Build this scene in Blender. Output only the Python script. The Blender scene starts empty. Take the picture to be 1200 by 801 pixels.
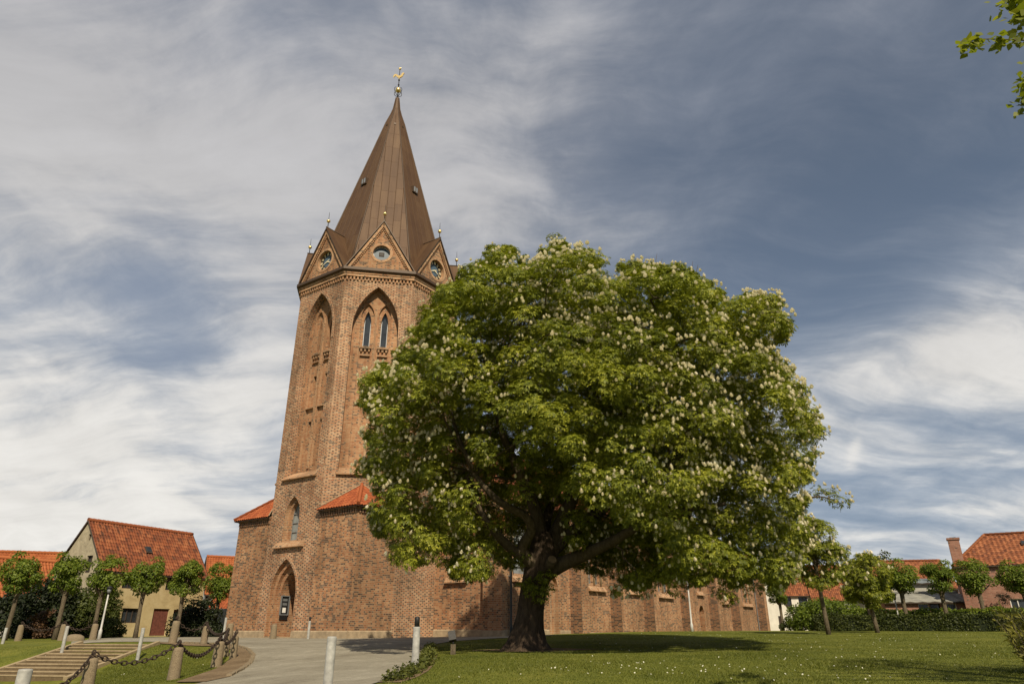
import bpy, bmesh, math, random
import numpy as np
from mathutils import Vector, Matrix
from mathutils.geometry import tessellate_polygon, delaunay_2d_cdt

random.seed(7); RNG = np.random.default_rng(7)
PI = math.pi; R = math.radians
SC = bpy.context.scene
COL = SC.collection

# ------------------------------------------------------------------ camera
F_PX, PITCH = 800.0, math.atan(337.5 / 800)
SP, CP = math.sin(PITCH), math.cos(PITCH)
cam = bpy.data.cameras.new('camera'); cam.lens = 24.0; cam.sensor_width = 36.0
cam.clip_start = 0.1; cam.clip_end = 6000
camo = bpy.data.objects.new('camera', cam); COL.objects.link(camo)
camo.location = (0, 0, 0); camo.rotation_euler = (PI / 2 + PITCH, 0, 0)
SC.camera = camo

# ------------------------------------------------------------------ light
SUN_EL = R(43); SUN_AZ = math.atan2(0.22, -0.975)        # toward the sun, from +Y towards +X
SUND = Vector((math.sin(SUN_AZ) * math.cos(SUN_EL), math.cos(SUN_AZ) * math.cos(SUN_EL), math.sin(SUN_EL)))
sun = bpy.data.lights.new('sun', 'SUN'); sun.energy = 5.0; sun.angle = R(0.5); sun.color = (1.0, 0.87, 0.66)
suno = bpy.data.objects.new('sun', sun); COL.objects.link(suno)
suno.rotation_euler = (-SUND).to_track_quat('-Z', 'Y').to_euler()
SC.view_settings.view_transform = 'Standard'; SC.view_settings.look = 'None'
SC.view_settings.exposure = 0.10; SC.view_settings.gamma = 1.0
SC.view_settings.use_curve_mapping = False


def pix_ray(u, v):
    """direction of a photograph pixel, scaled so that its y is 1"""
    xc = (u - 600) / F_PX; yc = (400.5 - v) / F_PX
    den = CP - yc * SP
    return xc / den, (SP + yc * CP) / den


def P(u, v, Y):
    a, t = pix_ray(u, v)
    return Vector((a * Y, Y, t * Y))


def pdir(u, v):
    a, t = pix_ray(u, v)
    d = Vector((a, 1, t)); return d.normalized()


# ------------------------------------------------------------------ node helpers
class NT:
    def __init__(s, tree):
        s.t = tree; s.n = tree.nodes; s.l = tree.links

    def node(s, typ, **kw):
        nd = s.n.new(typ)
        for k, v in kw.items():
            if k == 'inp':
                for i, val in v.items():
                    s.set(nd.inputs[i], val)
            else:
                setattr(nd, k, v)
        return nd

    def set(s, sock, val):
        if isinstance(val, bpy.types.NodeSocket):
            s.l.new(val, sock)
        elif isinstance(val, bpy.types.Node):
            s.l.new(val.outputs[0], sock)
        else:
            if sock.type == 'RGBA' and len(val) == 3: val = (*val, 1)
            sock.default_value = val

    def m(s, op, a, b=0.0, c=0.0, clamp=False):
        nd = s.n.new('ShaderNodeMath'); nd.operation = op; nd.use_clamp = clamp
        s.set(nd.inputs[0], a); s.set(nd.inputs[1], b); s.set(nd.inputs[2], c)
        return nd.outputs[0]

    def vm(s, op, a, b=None, out=0):
        nd = s.n.new('ShaderNodeVectorMath'); nd.operation = op
        s.set(nd.inputs[0], a)
        if b is not None: s.set(nd.inputs[1], b)
        return nd.outputs[out]

    def mix(s, f, a, b, mode='MIX'):
        nd = s.n.new('ShaderNodeMix'); nd.data_type = 'RGBA'; nd.blend_type = mode
        s.set(nd.inputs[0], f); s.set(nd.inputs[6], a); s.set(nd.inputs[7], b)
        return nd.outputs[2]

    def noise(s, vec, scale, detail=3.0, rough=0.55, dist=0.0, out=0):
        nd = s.n.new('ShaderNodeTexNoise')
        if vec is not None: s.set(nd.inputs['Vector'], vec)
        nd.inputs['Scale'].default_value = scale; nd.inputs['Detail'].default_value = detail
        nd.inputs['Roughness'].default_value = rough; nd.inputs['Distortion'].default_value = dist
        return nd.outputs[out]

    def white(s, vec, out=0):
        nd = s.n.new('ShaderNodeTexWhiteNoise'); nd.noise_dimensions = '3D'
        s.set(nd.inputs['Vector'], vec); return nd.outputs[out]

    def xyz(s, vec):
        nd = s.n.new('ShaderNodeSeparateXYZ'); s.set(nd.inputs[0], vec); return nd.outputs

    def comb(s, x, y, z=0.0):
        nd = s.n.new('ShaderNodeCombineXYZ')
        s.set(nd.inputs[0], x); s.set(nd.inputs[1], y); s.set(nd.inputs[2], z); return nd.outputs[0]

    def ramp(s, f, stops, interp='LINEAR'):
        nd = s.n.new('ShaderNodeValToRGB'); nd.color_ramp.interpolation = interp
        el = nd.color_ramp.elements
        while len(el) < len(stops): el.new(0.5)
        for e, (p, c) in zip(el, stops):
            e.position = p; e.color = (*c, 1) if len(c) == 3 else c
        s.set(nd.inputs[0], f); return nd.outputs[0]

    def sstep(s, v, a, b):
        nd = s.n.new('ShaderNodeMapRange'); nd.interpolation_type = 'SMOOTHSTEP'
        s.set(nd.inputs[0], v); nd.inputs[1].default_value = a; nd.inputs[2].default_value = b
        return nd.outputs[0]


def new_mat(name):
    m = bpy.data.materials.new(name); m.use_nodes = True
    t = m.node_tree; t.nodes.clear()
    h = NT(t)
    out = h.node('ShaderNodeOutputMaterial')
    b = h.node('ShaderNodeBsdfPrincipled')
    t.links.new(b.outputs[0], out.inputs[0])
    return m, h, b, out


def simple(name, col, rough=0.7, metal=0.0, var=0.12, scale=6.0, spec=0.4):
    m, h, b, o = new_mat(name)
    tc = h.node('ShaderNodeTexCoord').outputs['Object']
    n = h.noise(tc, scale, 4.0)
    lo = tuple(c * (1 - var) for c in col); hi = tuple(min(1, c * (1 + var)) for c in col)
    h.set(b.inputs['Base Color'], h.ramp(n, [(0.3, lo), (0.7, hi)]))
    b.inputs['Roughness'].default_value = rough; b.inputs['Metallic'].default_value = metal
    b.inputs['Specular IOR Level'].default_value = spec
    return m


# ------------------------------------------------------------------ world: Nishita sky with high thin cloud
W = bpy.data.worlds.new('World'); SC.world = W; W.use_nodes = True
h = NT(W.node_tree); W.node_tree.nodes.clear()
wo = h.node('ShaderNodeOutputWorld'); bg = h.node('ShaderNodeBackground')
W.node_tree.links.new(bg.outputs[0], wo.inputs[0]); bg.inputs[1].default_value = 0.1
sky = h.node('ShaderNodeTexSky', sky_type='NISHITA')
sky.sun_disc = False; sky.sun_elevation = SUN_EL; sky.sun_rotation = SUN_AZ
sky.air_density = 1.0; sky.dust_density = 1.5; sky.ozone_density = 1.0; sky.altitude = 50
D = h.node('ShaderNodeTexCoord').outputs['Generated']
dx, dy, dz = h.xyz(D)[:3]
# cloud sheet coordinates: the direction meets a flat layer high above
zz = h.m('ADD', h.m("MAXIMUM", dz, 0.0), 0.30)
cx = h.m('DIVIDE', dx, zz); cy = h.m('DIVIDE', dy, zz)
sheet = h.comb(cx, cy, 0.0)


def warped(scale, amount, src=None):
    src = src or sheet
    w_ = h.vm('SUBTRACT', h.noise(src, scale, 2.0, 0.5, out=1), (0.5, 0.5, 0.5))
    k_ = h.node('ShaderNodeVectorMath', operation='SCALE'); h.set(k_.inputs[0], w_); k_.inputs['Scale'].default_value = amount
    return h.vm('ADD', src, k_.outputs[0])


def streak(vec, rot, sx, sy, scale, detail=6.0, rough=0.6):
    mp = h.node('ShaderNodeMapping'); h.set(mp.inputs['Vector'], vec)
    mp.inputs['Rotation'].default_value = (0, 0, rot); mp.inputs['Scale'].default_value = (sx, sy, 1)
    return h.noise(mp.outputs[0], scale, detail, rough)


def lobe(u, v, amp, width):
    """soft patch of the sky round a direction; width in degrees"""
    d = pdir(u, v); k = 1.0 / (R(width) ** 2)
    dp = h.vm('DOT_PRODUCT', D, tuple(d), out=1)
    return h.m('MULTIPLY', h.m('EXPONENT', h.m('MULTIPLY', h.m('SUBTRACT', dp, 1.0), k)), amp)


w1 = warped(1.1, 0.42); w2 = warped(3.2, 0.17, w1)
big = streak(w1, R(20), 0.8, 1.2, 1.15, 4.0, 0.5)            # broad veils
mid = streak(w2, R(28), 0.55, 1.5, 2.7, 6.0, 0.55)         # drawn-out bands
fib = streak(w2, R(34), 0.45, 1.9, 6.5, 9.0, 0.62)          # fine fibres
puf = streak(w2, R(0), 1.0, 1.0, 4.4, 8.0, 0.60)            # mottled patches
N_ = h.m('ADD', h.m('MULTIPLY', big, 1.3), h.m('ADD', h.m('MULTIPLY', mid, 1.3), h.m('ADD', h.m('MULTIPLY', fib, 0.55), h.m('MULTIPLY', puf, 0.75))))
dens = h.m('MULTIPLY_ADD', h.m('SUBTRACT', N_, 1.95), 1.25, 0.36)
LOBES = [(430, 110, .22, 9), (250, 190, .26, 9), (100, 130, .20, 10), (330, 290, .26, 6), (620, 130, .24, 8), (560, 240, .16, 8), (30, 200, .16, 8),
         (1100, 406, .50, 3.2), (1190, 376, .55, 3.2), (1010, 438, .50, 3.2), (940, 460, .34, 3.2), (1150, 480, .20, 5), (130, 440, .42, 4), (40, 430, .25, 4), (300, 415, .36, 3.5),
         (200, 575, .46, 7), (40, 570, .46, 6), (950, 630, .28, 8), (1150, 620, .26, 8), (999, 534, .16, .34), (1002, 524, .20, .30), (1005, 516, .16, .26), (996, 545, .14, .28),
         (880, 180, -.26, 12), (1120, 140, -.22, 14), (1120, 290, -.26, 8), (10, 360, -.16, 4), (110, 368, -.17, 4), (230, 378, -.16, 4), (160, 330, -.08, 4),
         (190, 390, -.22, 4), (60, 485, -.30, 3), (170, 492, -.25, 3), (760, 300, -.12, 8), (950, 350, -.26, 6), (1030, 560, -.30, 5), (1120, 545, -.14, 4), (60, 20, -.10, 9)]
for L in LOBES:
    dens = h.m('ADD', dens, lobe(*L))
cover = h.sstep(dens, -0.45, 1.05)
low = h.sstep(dz, 0.66, 0.08)
blue = h.mix(0.88, sky.outputs[0], h.mix(low, (0.92, 1.22, 1.72), (1.75, 2.35, 3.3)))
blue = h.mix(h.m('MULTIPLY', lobe(90, 380, 1.0, 22), .95), blue, (2.15, 2.65, 3.6))
thick = h.sstep(dens, 0.15, 1.0)
cloudc = h.mix(thick, (2.6, 2.8, 3.3), (4.7, 4.65, 4.75))
cloudc = h.mix(low, cloudc, h.mix(thick, (4.3, 4.85, 5.5), (7.7, 7.5, 7.1)))
mot = h.m('ADD', 0.66, h.m('ADD', h.m('MULTIPLY', puf, 0.40), h.m('MULTIPLY', fib, 0.26)))
cloudc = h.vm('MULTIPLY', cloudc, h.comb(mot, mot, mot))
topgrey = h.sstep(dz, 0.76, 0.94)
cloudc = h.mix(h.m('MULTIPLY', topgrey, .6), cloudc, (2.2, 2.25, 2.4))
skyc = h.mix(cover, blue, cloudc)
h.set(bg.inputs[0], skyc)
W.cycles.sampling_method = 'MANUAL'; W.cycles.sample_map_resolution = 512

# ------------------------------------------------------------------ materials


def brick_mat(name, header_p=0.35, cols=None, mortar=(0.44, 0.335, 0.215), dark=(0.060, 0.043, 0.035), stain=0.42, scale=1.0, strp=0.30, flem=False):
    """brickwork from the wall's own metres: two stretchers, one header in each course"""
    m, h, b, o = new_mat(name)
    uv = h.node('ShaderNodeUVMap').outputs[0]
    u, v, _ = h.xyz(uv)[:3]
    hc = 0.108 * scale; SL = 0.27 * scale; HL = 0.135 * scale; per = (SL if flem else 2 * SL) + HL
    vv = h.m('DIVIDE', v, hc); row = h.m('FLOOR', vv); fv = h.m('SUBTRACT', vv, row)
    par = h.m('MODULO', h.m('ADD', row, 2000.0), 2.0)
    sh = h.m('ADD', h.m('MULTIPLY', par, per / 2), h.m('MULTIPLY', h.white(h.comb(row, 3.0)), 0.05))
    uu = h.m('DIVIDE', h.m('ADD', h.m('ADD', u, sh), 500 * per), per)
    cell = h.m('FLOOR', uu); t = h.m('MULTIPLY', h.m('SUBTRACT', uu, cell), per)
    s1 = h.m('GREATER_THAN', t, SL); s2 = h.m('GREATER_THAN', t, SL if flem else 2 * SL)
    idv = h.comb(h.m('ADD', h.m('MULTIPLY', cell, 3.0), h.m('ADD', s1, s2)), row, 0.5)
    rnd = h.white(idv); rnd2 = h.white(h.vm('ADD', idv, (17.0, 5.0, 3.0)))
    macro = h.noise(uv, 0.55, 5.0, 0.6); macro2 = h.noise(h.vm('ADD', uv, (31.0, 7.0, 0)), 1.3, 4.0)
    if cols is None:
        cols = [(0.0, (0.28, 0.110, 0.054)), (0.25, (0.36, 0.162, 0.079)), (0.5, (0.40, 0.198, 0.100)), (0.75, (0.44, 0.243, 0.130)), (1.0, (0.465, 0.29, 0.166))]
    base = h.ramp(h.m('ADD', h.m('MULTIPLY', rnd, 0.7), h.m('MULTIPLY', h.m('SUBTRACT', macro2, 0.3), 0.6)), cols)
    # burnt headers, and some burnt stretchers
    ph = h.m('ADD', header_p, h.m('MULTIPLY', h.m('SUBTRACT', macro, 0.5), 1.1))
    prob = h.mix(s2, h.m('MULTIPLY', ph, strp), h.m('MULTIPLY', ph, 1.7))
    isd = h.m('LESS_THAN', rnd2, prob)
    dk = h.mix(rnd, dark, tuple(c * 2.2 for c in dark))
    brick = h.mix(h.m('MULTIPLY', isd, 0.82), base, dk)
    # joints
    j = 0.016 * scale
    jh = h.m('LESS_THAN', fv, 0.20)
    d0 = h.m('LESS_THAN', t, j)
    d1 = h.m('LESS_THAN', h.m('ABSOLUTE', h.m('SUBTRACT', t, SL)), j * 0.55)
    d2 = h.m('LESS_THAN', h.m('ABSOLUTE', h.m('SUBTRACT', t, 2 * SL)), j * 0.55)
    jm = h.m('MINIMUM', h.m('ADD', h.m('ADD', jh, d0), h.m('ADD', d1, d2)), 1.0)
    col = h.mix(h.m('MULTIPLY', jm, 0.92), brick, mortar)
    st = h.ramp(h.noise(uv, 0.28, 6.0, 0.65, 0.6), [(0.30, (1 - stain,) * 3), (0.62, (1.03, 1.03, 1.03))])
    col = h.mix(1.0, col, st, 'MULTIPLY')
    # soot and rain streaks run down the walls in long uneven bands
    mpz = h.node('ShaderNodeMapping'); h.set(mpz.inputs['Vector'], uv); mpz.inputs['Scale'].default_value = (1.1, 0.12, 1)
    col = h.mix(1.0, col, h.ramp(h.noise(mpz.outputs[0], 1.3, 6.0, 0.6), [(0.34, (0.74, 0.72, 0.70)), (0.52, (1.0, 1.0, 1.0))]), 'MULTIPLY')
    h.set(b.inputs['Base Color'], col)
    b.inputs['Roughness'].default_value = 0.9; b.inputs['Specular IOR Level'].default_value = 0.2
    bp = h.node('ShaderNodeBump'); bp.inputs['Strength'].default_value = 0.5; bp.inputs['Distance'].default_value = 0.012
    h.set(bp.inputs['Height'], h.m('ADD', h.m('SUBTRACT', 1.0, jm), h.m('MULTIPLY', rnd, 0.5)))
    h.l.new(bp.outputs[0], b.inputs['Normal'])
    return m


def tile_mat(name, cols, tw=0.24, th=0.34, moss=0.3):
    m, h, b, o = new_mat(name)
    uv = h.node('ShaderNodeUVMap').outputs[0]
    u, v, _ = h.xyz(uv)[:3]
    idv = h.comb(h.m('FLOOR', h.m('DIVIDE', u, tw)), h.m('FLOOR', h.m('DIVIDE', v, th)), 1.0)
    r = h.white(idv)
    mac = h.noise(uv, 0.7, 5.0, 0.6)
    c = h.ramp(h.m('ADD', h.m('MULTIPLY', r, 0.75), h.m('MULTIPLY', h.m('SUBTRACT', mac, 0.35), 0.8)), cols)
    ms = h.sstep(h.noise(h.vm('ADD', uv, (9.0, 4.0, 0)), 2.2, 6.0, 0.7), 0.5, 0.8)
    c = h.mix(h.m('MULTIPLY', ms, moss), c, (0.07, 0.055, 0.035))
    h.set(b.inputs['Base Color'], c); b.inputs['Roughness'].default_value = 0.8
    b.inputs['Specular IOR Level'].default_value = 0.25
    return m


def leaf_mat(name, cols, trans=0.45, tcol=None, rough=0.55, spec=0.3):
    m, h, b, o = new_mat(name)
    g = h.node('ShaderNodeNewGeometry')
    r = g.outputs['Random Per Island']
    tc = h.node('ShaderNodeTexCoord').outputs['Object']
    mac = h.noise(tc, 0.45, 3.0)
    f = h.m('ADD', h.m('MULTIPLY', r, 0.65), h.m('MULTIPLY', h.m('SUBTRACT', mac, 0.32), 1.0))
    c = h.ramp(f, cols)
    h.set(b.inputs['Base Color'], c); b.inputs['Roughness'].default_value = rough
    b.inputs['Specular IOR Level'].default_value = spec
    tr = h.node('ShaderNodeBsdfTranslucent')
    h.set(tr.inputs[0], h.mix(1.0, c, tcol or (1.25, 1.3, 0.55), 'MULTIPLY'))
    ms = h.node('ShaderNodeMixShader'); ms.inputs[0].default_value = trans
    h.l.new(b.outputs[0], ms.inputs[1]); h.l.new(tr.outputs[0], ms.inputs[2]); h.l.new(ms.outputs[0], o.inputs[0])
    return m


def bark_mat(name, c0, c1, sc=3.0):
    m, h, b, o = new_mat(name)
    tc = h.node('ShaderNodeTexCoord').outputs['Object']
    mp = h.node('ShaderNodeMapping'); h.set(mp.inputs['Vector'], tc); mp.inputs['Scale'].default_value = (sc * 2.2, sc * 2.2, sc * 0.45)
    n = h.noise(mp.outputs[0], 1.6, 8.0, 0.7, 0.8)
    h.set(b.inputs['Base Color'], h.ramp(n, [(0.3, c0), (0.7, c1)])); b.inputs['Roughness'].default_value = 0.95
    b.inputs['Specular IOR Level'].default_value = 0.15
    bp = h.node('ShaderNodeBump'); bp.inputs['Strength'].default_value = 1.0; bp.inputs['Distance'].default_value = 0.06
    h.set(bp.inputs['Height'], n); h.l.new(bp.outputs[0], b.inputs['Normal'])
    return m


M = {}
M['brick'] = brick_mat('church_brick', 0.44, strp=0.40)
M['brick_tower'] = brick_mat('tower_brick', 0.62, strp=0.12, flem=True, cols=[(0, (0.31, 0.118, 0.060)), (0.3, (0.40, 0.185, 0.095)), (0.6, (0.46, 0.255, 0.145)), (1, (0.52, 0.35, 0.225))], mortar=(0.50, 0.40, 0.27))
M['brick_plain'] = brick_mat('plain_brick', 0.26, strp=0.25)
M['brick_dark'] = brick_mat('buttress_brick', 1.15, dark=(0.045, 0.032, 0.027),
                            cols=[(0, (0.22, 0.10, 0.055)), (0.5, (0.30, 0.15, 0.08)), (1, (0.36, 0.20, 0.115))], mortar=(0.33, 0.26, 0.175))
M['brick_buff'] = brick_mat('moulded_brick', 0.14, cols=[(0, (0.36, 0.175, 0.088)), (0.5, (0.43, 0.235, 0.125)), (1, (0.48, 0.30, 0.175))], mortar=(0.50, 0.40, 0.27))
M['brick_house'] = brick_mat('house_brick', 0.05, cols=[(0, (0.25, 0.115, 0.08)), (0.5, (0.32, 0.155, 0.11)), (1, (0.38, 0.20, 0.145))], mortar=(0.36, 0.26, 0.20), stain=0.15)
M['tile_new'] = tile_mat('red_clay_tile', [(0, (0.20, 0.050, 0.020)), (0.5, (0.29, 0.076, 0.027)), (1, (0.36, 0.115, 0.044))], moss=0.16)
M['tile_old'] = tile_mat('old_clay_tile', [(0, (0.075, 0.032, 0.018)), (0.3, (0.15, 0.045, 0.020)), (0.65, (0.225, 0.068, 0.026)), (1, (0.31, 0.12, 0.052))], moss=0.75)
M['tile_orange'] = tile_mat('orange_clay_tile', [(0, (0.25, 0.070, 0.024)), (0.5, (0.33, 0.100, 0.033)), (1, (0.39, 0.14, 0.054))], moss=0.35)
M['tile_dull'] = tile_mat('weathered_pantile', [(0, (0.12, 0.045, 0.026)), (0.5, (0.25, 0.088, 0.038)), (1, (0.36, 0.145, 0.065))], moss=0.5)


def copper_mat():
    m, h, b, o = new_mat('browned_copper')
    uv = h.node('ShaderNodeUVMap').outputs[0]
    u, v, _ = h.xyz(uv)[:3]
    sw = 0.62; uu = h.m('DIVIDE', u, sw); cu = h.m('FLOOR', uu); fu = h.m('SUBTRACT', uu, cu)
    vv = h.m('ADD', h.m('DIVIDE', v, 1.9), h.m('MULTIPLY', h.white(h.comb(cu, 1.0)), 1.0)); cv = h.m('FLOOR', vv); fv = h.m('SUBTRACT', vv, cv)
    r = h.white(h.comb(cu, cv, 2.0))
    mac = h.noise(uv, 0.5, 5.0)
    st = h.node('ShaderNodeMapping'); h.set(st.inputs['Vector'], uv); st.inputs['Scale'].default_value = (3.0, 0.25, 1)
    run = h.noise(st.outputs[0], 1.2, 5.0)
    c = h.ramp(h.m('ADD', h.m('MULTIPLY', r, 0.22), h.m('ADD', h.m('MULTIPLY', mac, 0.45), h.m('MULTIPLY', run, 0.5))),
               [(0.3, (0.066, 0.034, 0.017)), (0.6, (0.094, 0.051, 0.025)), (0.85, (0.125, 0.073, 0.036))])
    seam = h.m('MAXIMUM', h.m('LESS_THAN', fu, 0.06), h.m('MULTIPLY', h.m('LESS_THAN', fv, 0.012), 0.7))
    c = h.mix(h.m('MULTIPLY', seam, 0.35), c, (0.07, 0.035, 0.018))
    h.set(b.inputs['Base Color'], c); b.inputs['Metallic'].default_value = 0.1
    b.inputs['Roughness'].default_value = 0.6; b.inputs['Specular IOR Level'].default_value = 0.3
    bp = h.node('ShaderNodeBump'); bp.inputs['Strength'].default_value = 0.6; bp.inputs['Distance'].default_value = 0.03
    h.set(bp.inputs['Height'], h.m('ADD', seam, h.m('MULTIPLY', h.noise(uv, 2.5, 3.0), 0.25))); h.l.new(bp.outputs[0], b.inputs['Normal'])
    return m


M['copper'] = copper_mat()
M['copper_trim'] = simple('copper_trim', (0.075, 0.048, 0.03), 0.55, 0.15)
M['gold'] = simple('gilding', (0.90, 0.66, 0.28), 0.30, 0.8, 0.05)
M['gold_paint'] = simple('gold_leaf_paint', (0.80, 0.70, 0.46), 0.5, 0.1, 0.05)
M['iron'] = simple('black_iron', (0.025, 0.024, 0.024), 0.55, 0.4, 0.3, 20)
M['rust'] = simple('rusty_iron', (0.045, 0.030, 0.022), 0.75, 0.3, 0.5, 30)
M['lead'] = simple('grey_zinc', (0.30, 0.31, 0.32), 0.5, 0.4)
M['slate'] = simple('clock_blue_grey', (0.075, 0.12, 0.165), 0.5, 0.0, 0.2)
M['oculus'] = simple('oculus_blue_grey', (0.045, 0.075, 0.105), 0.4)
M['black'] = simple('black_paint_or_void', (0.02, 0.02, 0.022), 0.5)
M['white'] = simple('white_paint', (0.75, 0.74, 0.70), 0.6, 0, 0.08)
M['plaster_white'] = simple('white_plaster', (0.68, 0.65, 0.58), 0.9, 0, 0.1, 1.5)
M['plaster_grey'] = simple('grey_plaster', (0.36, 0.35, 0.31), 0.9, 0, 0.15, 1.5)
M['dark_wood'] = simple('dark_timber', (0.05, 0.035, 0.026), 0.8, 0, 0.3, 8)
M['red_door'] = simple('red_brown_boards', (0.15, 0.05, 0.035), 0.75, 0, 0.25, 6)
M['oak'] = simple('oak_door', (0.085, 0.05, 0.028), 0.7, 0, 0.3, 6)
M['grey_door'] = simple('grey_gate_paint', (0.25, 0.27, 0.29), 0.6)
M['white_post'] = simple('white_enamel', (0.34, 0.335, 0.31), 0.55, 0, 0.28, 9)
M['dirty_pole'] = simple('pale_grey_pole', (0.48, 0.475, 0.45), 0.5, 0.1)
M['black_pole'] = simple('dark_green_pole', (0.03, 0.035, 0.032), 0.5, 0.2)
M['grey_metal'] = simple('galvanised_metal', (0.17, 0.18, 0.185), 0.6, 0.2)
M['slab'] = simple('sandstone', (0.33, 0.255, 0.165), 0.9, 0, 0.25, 3)
M['eternit'] = simple('grey_sheet_roof', (0.27, 0.265, 0.23), 0.85, 0, 0.25, 1.2)
M['zinc_roof'] = simple('blue_grey_sheet_roof', (0.22, 0.25, 0.27), 0.7, 0, 0.2, 1.2)
M['concrete'] = simple('concrete', (0.42, 0.385, 0.31), 0.9, 0, 0.2, 4)


def glass_mat(name, col=(0.03, 0.035, 0.04), rough=0.12):
    m, h, b, o = new_mat(name)
    tc = h.node('ShaderNodeTexCoord').outputs['Object']
    h.set(b.inputs['Base Color'], h.ramp(h.noise(tc, 1.7, 3.0), [(0.3, tuple(c * 0.7 for c in col)), (0.7, tuple(c * 1.4 for c in col))]))
    b.inputs['Roughness'].default_value = rough; b.inputs['Specular IOR Level'].default_value = 0.6
    bp = h.node('ShaderNodeBump'); bp.inputs['Strength'].default_value = 0.25; bp.inputs['Distance'].default_value = 0.02
    h.set(bp.inputs['Height'], h.noise(tc, 5.0, 2.0)); h.l.new(bp.outputs[0], b.inputs['Normal'])
    return m


M['glass'] = glass_mat('window_glass')
M['leaded'] = glass_mat('leaded_glass', (0.20, 0.22, 0.22), 0.3)


def granite_mat():
    m, h, b, o = new_mat('weathered_granite')
    tc = h.node('ShaderNodeTexCoord').outputs['Object']
    sp = h.noise(tc, 45.0, 3.0, 0.7); st = h.noise(tc, 3.5, 5.0, 0.65)
    c = h.ramp(sp, [(0.3, (0.13, 0.095, 0.058)), (0.55, (0.22, 0.17, 0.105)), (0.75, (0.31, 0.25, 0.165))])
    c = h.mix(h.m('MULTIPLY', h.sstep(st, 0.45, 0.75), 0.55), c, (0.13, 0.11, 0.065))
    h.set(b.inputs['Base Color'], c); b.inputs['Roughness'].default_value = 0.9
    bp = h.node('ShaderNodeBump'); bp.inputs['Strength'].default_value = 0.5; bp.inputs['Distance'].default_value = 0.02
    h.set(bp.inputs['Height'], h.noise(tc, 14.0, 4.0)); h.l.new(bp.outputs[0], b.inputs['Normal'])
    return m


M['granite'] = granite_mat()


def plaster_ochre():
    m, h, b, o = new_mat('ochre_limewash')
    tc = h.node('ShaderNodeTexCoord').outputs['Object']
    n = h.noise(tc, 0.9, 6.0, 0.65, 0.5); n2 = h.noise(tc, 6.0, 5.0, 0.6)
    c = h.ramp(n, [(0.25, (0.30, 0.225, 0.115)), (0.5, (0.47, 0.37, 0.195)), (0.75, (0.56, 0.46, 0.27))])
    c = h.mix(h.m('MULTIPLY', h.sstep(n2, 0.5, 0.8), 0.4), c, (0.28, 0.215, 0.13))
    h.set(b.inputs['Base Color'], c); b.inputs['Roughness'].default_value = 0.95
    return m


def stone_gable():
    m, h, b, o = new_mat('grey_rough_render')
    tc = h.node('ShaderNodeTexCoord').outputs['Object']
    n = h.noise(tc, 2.0, 7.0, 0.7, 0.5)
    h.set(b.inputs['Base Color'], h.ramp(n, [(0.3, (0.24, 0.205, 0.14)), (0.55, (0.37, 0.32, 0.225)), (0.8, (0.46, 0.40, 0.285))]))
    b.inputs['Roughness'].default_value = 0.95
    bp = h.node('ShaderNodeBump'); bp.inputs['Strength'].default_value = 0.7; bp.inputs['Distance'].default_value = 0.04
    h.set(bp.inputs['Height'], n); h.l.new(bp.outputs[0], b.inputs['Normal'])
    return m


M['ochre'] = plaster_ochre(); M['gable_stone'] = stone_gable()


def ground_mat(name, stops, fine=40.0, coarse=0.6, bump=0.3, bd=0.02, rough=0.95):
    m, h, b, o = new_mat(name)
    tc = h.node('ShaderNodeTexCoord').outputs['Object']
    f = h.noise(tc, fine, 4.0, 0.7); c = h.noise(tc, coarse, 5.0, 0.6, 0.4); md = h.noise(tc, coarse * 8, 4.0, 0.6)
    v = h.m('ADD', h.m('MULTIPLY', f, 0.42), h.m('ADD', h.m('MULTIPLY', c, 0.38), h.m('MULTIPLY', md, 0.25)))
    h.set(b.inputs['Base Color'], h.ramp(v, stops)); b.inputs['Roughness'].default_value = rough
    b.inputs['Specular IOR Level'].default_value = 0.15
    bp = h.node('ShaderNodeBump'); bp.inputs['Strength'].default_value = bump; bp.inputs['Distance'].default_value = bd
    h.set(bp.inputs['Height'], f); h.l.new(bp.outputs[0], b.inputs['Normal'])
    return m


M['lawn'] = ground_mat('lawn_turf', [(0.34, (0.040, 0.050, 0.009)), (0.47, (0.092, 0.108, 0.015)), (0.58, (0.150, 0.155, 0.023)), (0.70, (0.25, 0.22, 0.06))], 22, 0.5, 0.6, 0.03)
M['gravel'] = ground_mat('rolled_gravel', [(0.34, (0.10, 0.088, 0.066)), (0.46, (0.205, 0.185, 0.142)), (0.56, (0.27, 0.248, 0.195)), (0.70, (0.40, 0.37, 0.30))], 26, 0.5, 0.6, 0.015)
M['soil'] = ground_mat('bare_soil', [(0.35, (0.09, 0.062, 0.036)), (0.52, (0.17, 0.12, 0.070)), (0.68, (0.26, 0.195, 0.12))], 12, 0.9, 0.8, 0.03)
M['path'] = ground_mat('pale_path', [(0.36, (0.25, 0.22, 0.165)), (0.52, (0.36, 0.33, 0.26)), (0.68, (0.44, 0.41, 0.33))], 16, 0.4, 0.3, 0.01)
M['step_tread'] = ground_mat('step_tread', [(0.34, (0.085, 0.058, 0.032)), (0.52, (0.135, 0.098, 0.055)), (0.70, (0.20, 0.15, 0.09))], 14, 0.8, 0.4, 0.01)
M['step_edge'] = ground_mat('step_kerb', [(0.34, (0.20, 0.15, 0.085)), (0.52, (0.31, 0.24, 0.145)), (0.70, (0.40, 0.32, 0.20))], 10, 0.8, 0.4, 0.01)

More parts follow.
